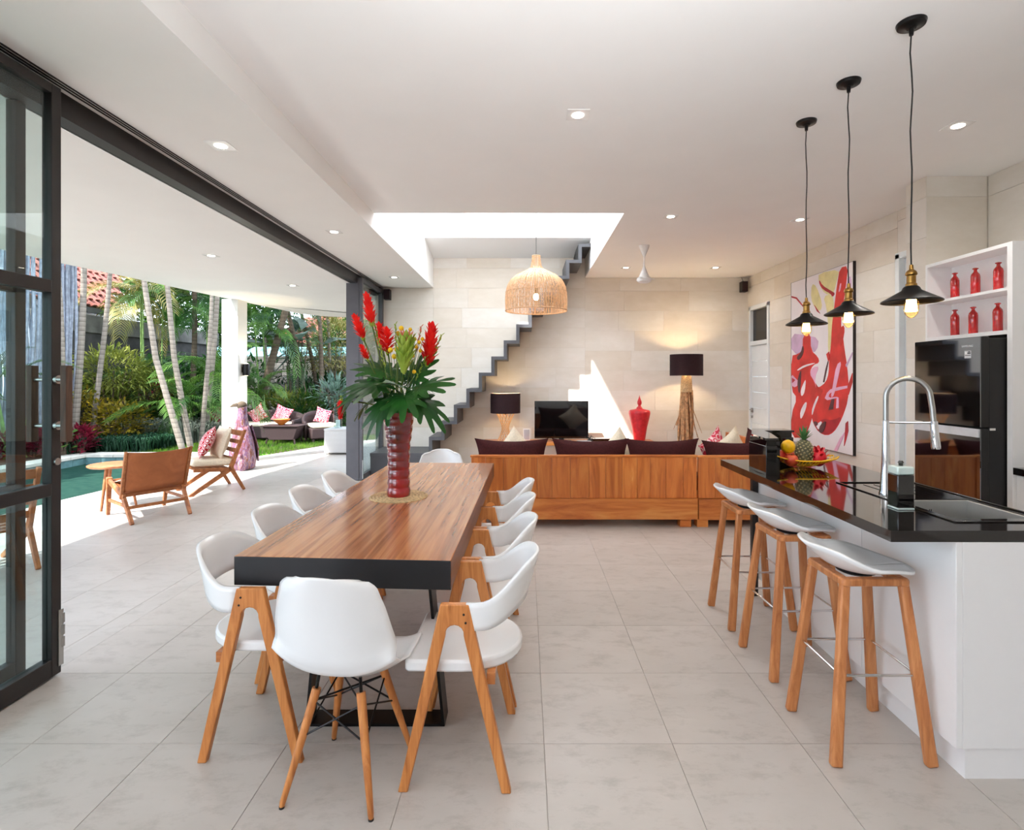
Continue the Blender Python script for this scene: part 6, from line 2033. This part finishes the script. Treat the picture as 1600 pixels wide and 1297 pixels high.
def grass_clump(name, label, foot, rx, ry, n, h, mat, seed):
    rnd = random.Random(seed); t = thing(name, label, 'grass', tuple(foot), kind='stuff')
    mb = MB()
    for k in range(n):
        x = rnd.uniform(-rx, rx); y = rnd.uniform(-ry, ry)
        a = rnd.uniform(0, 6.28); hh = h * rnd.uniform(.6, 1.1); o = hh * rnd.uniform(.3, .9)
        dx, dy = cos(a), sin(a); w = .011
        b = len(mb.v)
        mb.v += [(x - dy * w, y + dx * w, 0), (x + dy * w, y - dx * w, 0), (x + dx * o * .45 + dy * w, y + dy * o * .45 - dx * w, hh * .85), (x + dx * o * .45 - dy * w, y + dy * o * .45 + dx * w, hh * .85), (x + dx * o, y + dy * o, hh * .72)]
        mb.f += [(b, b + 1, b + 2, b + 3), (b + 3, b + 2, b + 4)]; mb.m += [0, 0]
    part('blades', mb, mat, t, fix=False, stuff=True)
grass_clump('border_grass', 'dark green grassy border along the far pool edge', (-8.35, 11.3, 0), .75, .55, 2600, .34, 'leaf_grassy', 1)
grass_clump('border_grass', 'low dark grassy border on the pool side bed', (-8.95, 10.75, 0), .25, .5, 700, .3, 'leaf_grassy', 2)
grass_clump('silver_grass', 'silvery striped grass behind the dark border', (-8.3, 12.3, 0), .7, .35, 900, .62, 'leaf_silver', 3)
grass_clump('silver_grass', 'silvery grass under the palms by the column', (-7.2, 12.45, 0), .5, .3, 450, .55, 'leaf_silver', 4)
# right garden
cloud('dracaena', 'strappy yellow-green dracaena bank behind the wicker sofa', ground_at(440, 14.7), (.72, .4, .5), 650, .42, .05, 'leaf_lime', 40, up=.5)
cloud('dracaena', 'strappy green dracaena right of the wicker sofa', ground_at(488, 14.6), (.5, .4, .45), 450, .42, .05, 'leaf_bush', 41, up=.5, zc=.6)
cloud('dracaena', 'dark strappy plant under the dracaena bank', ground_at(465, 14.2), (.7, .3, .3), 500, .34, .05, 'leaf_palm_dark', 42)
cloud('agave', 'blue-green spiky agave near the far glass door', ground_at(522, 14.2), (.34, .34, .38), 240, .42, .05, 'leaf_blue', 43, up=.6, zc=1.05)
cloud('bush', 'low round-leaved ground bush between sofa and armchair', ground_at(475, 13.7), (.4, .3, .18), 380, .1, .07, 'leaf_bush', 44)
cloud('bush', 'green bush behind the wicker armchair', ground_at(512, 14.3), (.5, .3, .4), 600, .18, .07, 'leaf_bush', 45)
cloud('willow_tree', 'pale feathery lime tree left of the far glass door', ground_at(520, 16.5), (.95, .8, .95), 2600, .22, .03, 'leaf_yellow', 46, 'background trees', zc=2.5, cat='tree')
cloud('banana_plant', 'broad banana leaves high over the turquoise fascia', ground_at(462, 15.4), (.7, .4, .5), 18, 1.1, .42, 'leaf_blue', 47, 'background trees', zc=2.6, up=.3, cat='plant')
BT = [(215, 18.8, 2.0, 1.6, 3.5, 'round green tree beyond the wall beside the red roof'), (265, 19.5, 2.2, 1.9, 3.6, 'dark tree beyond the wall behind the palm crowns'), (325, 19.5, 2.0, 2.2, 3.4, 'dark tree beyond the wall left of the column'),
      (395, 20.2, 1.5, 1.7, 3.4, 'dark tree beyond the wall right of the column'), (540, 19.8, 1.1, 1.0, 2.6, 'green tree behind the far door post')]
for k, (px, Y, rx, rz, zc, lb) in enumerate(BT):
    cloud('garden_tree', lb, ground_at(px, Y), (rx, 1.2, rz), 2600, .34, .12, 'leaf_palm_dark' if k % 2 else 'leaf_bush', 60 + k, 'background trees', zc=zc, cat='tree')
cloud('bush', 'deep green hedge mass along the dark wall', (-9.7, 15.0, 0), (.45, 2.0, 1.0), 2200, .26, .07, 'leaf_palm_dark', 70)
cloud('bush', 'deep green bush before the rubble wall', ground_at(360, 16.0), (1.4, .6, 1.1), 1800, .26, .07, 'leaf_palm_dark', 71)
cloud('bush', 'dark bush before the back wall behind the wicker seats', ground_at(500, 16.4), (1.3, .5, .8), 1500, .26, .07, 'leaf_palm_dark', 72)
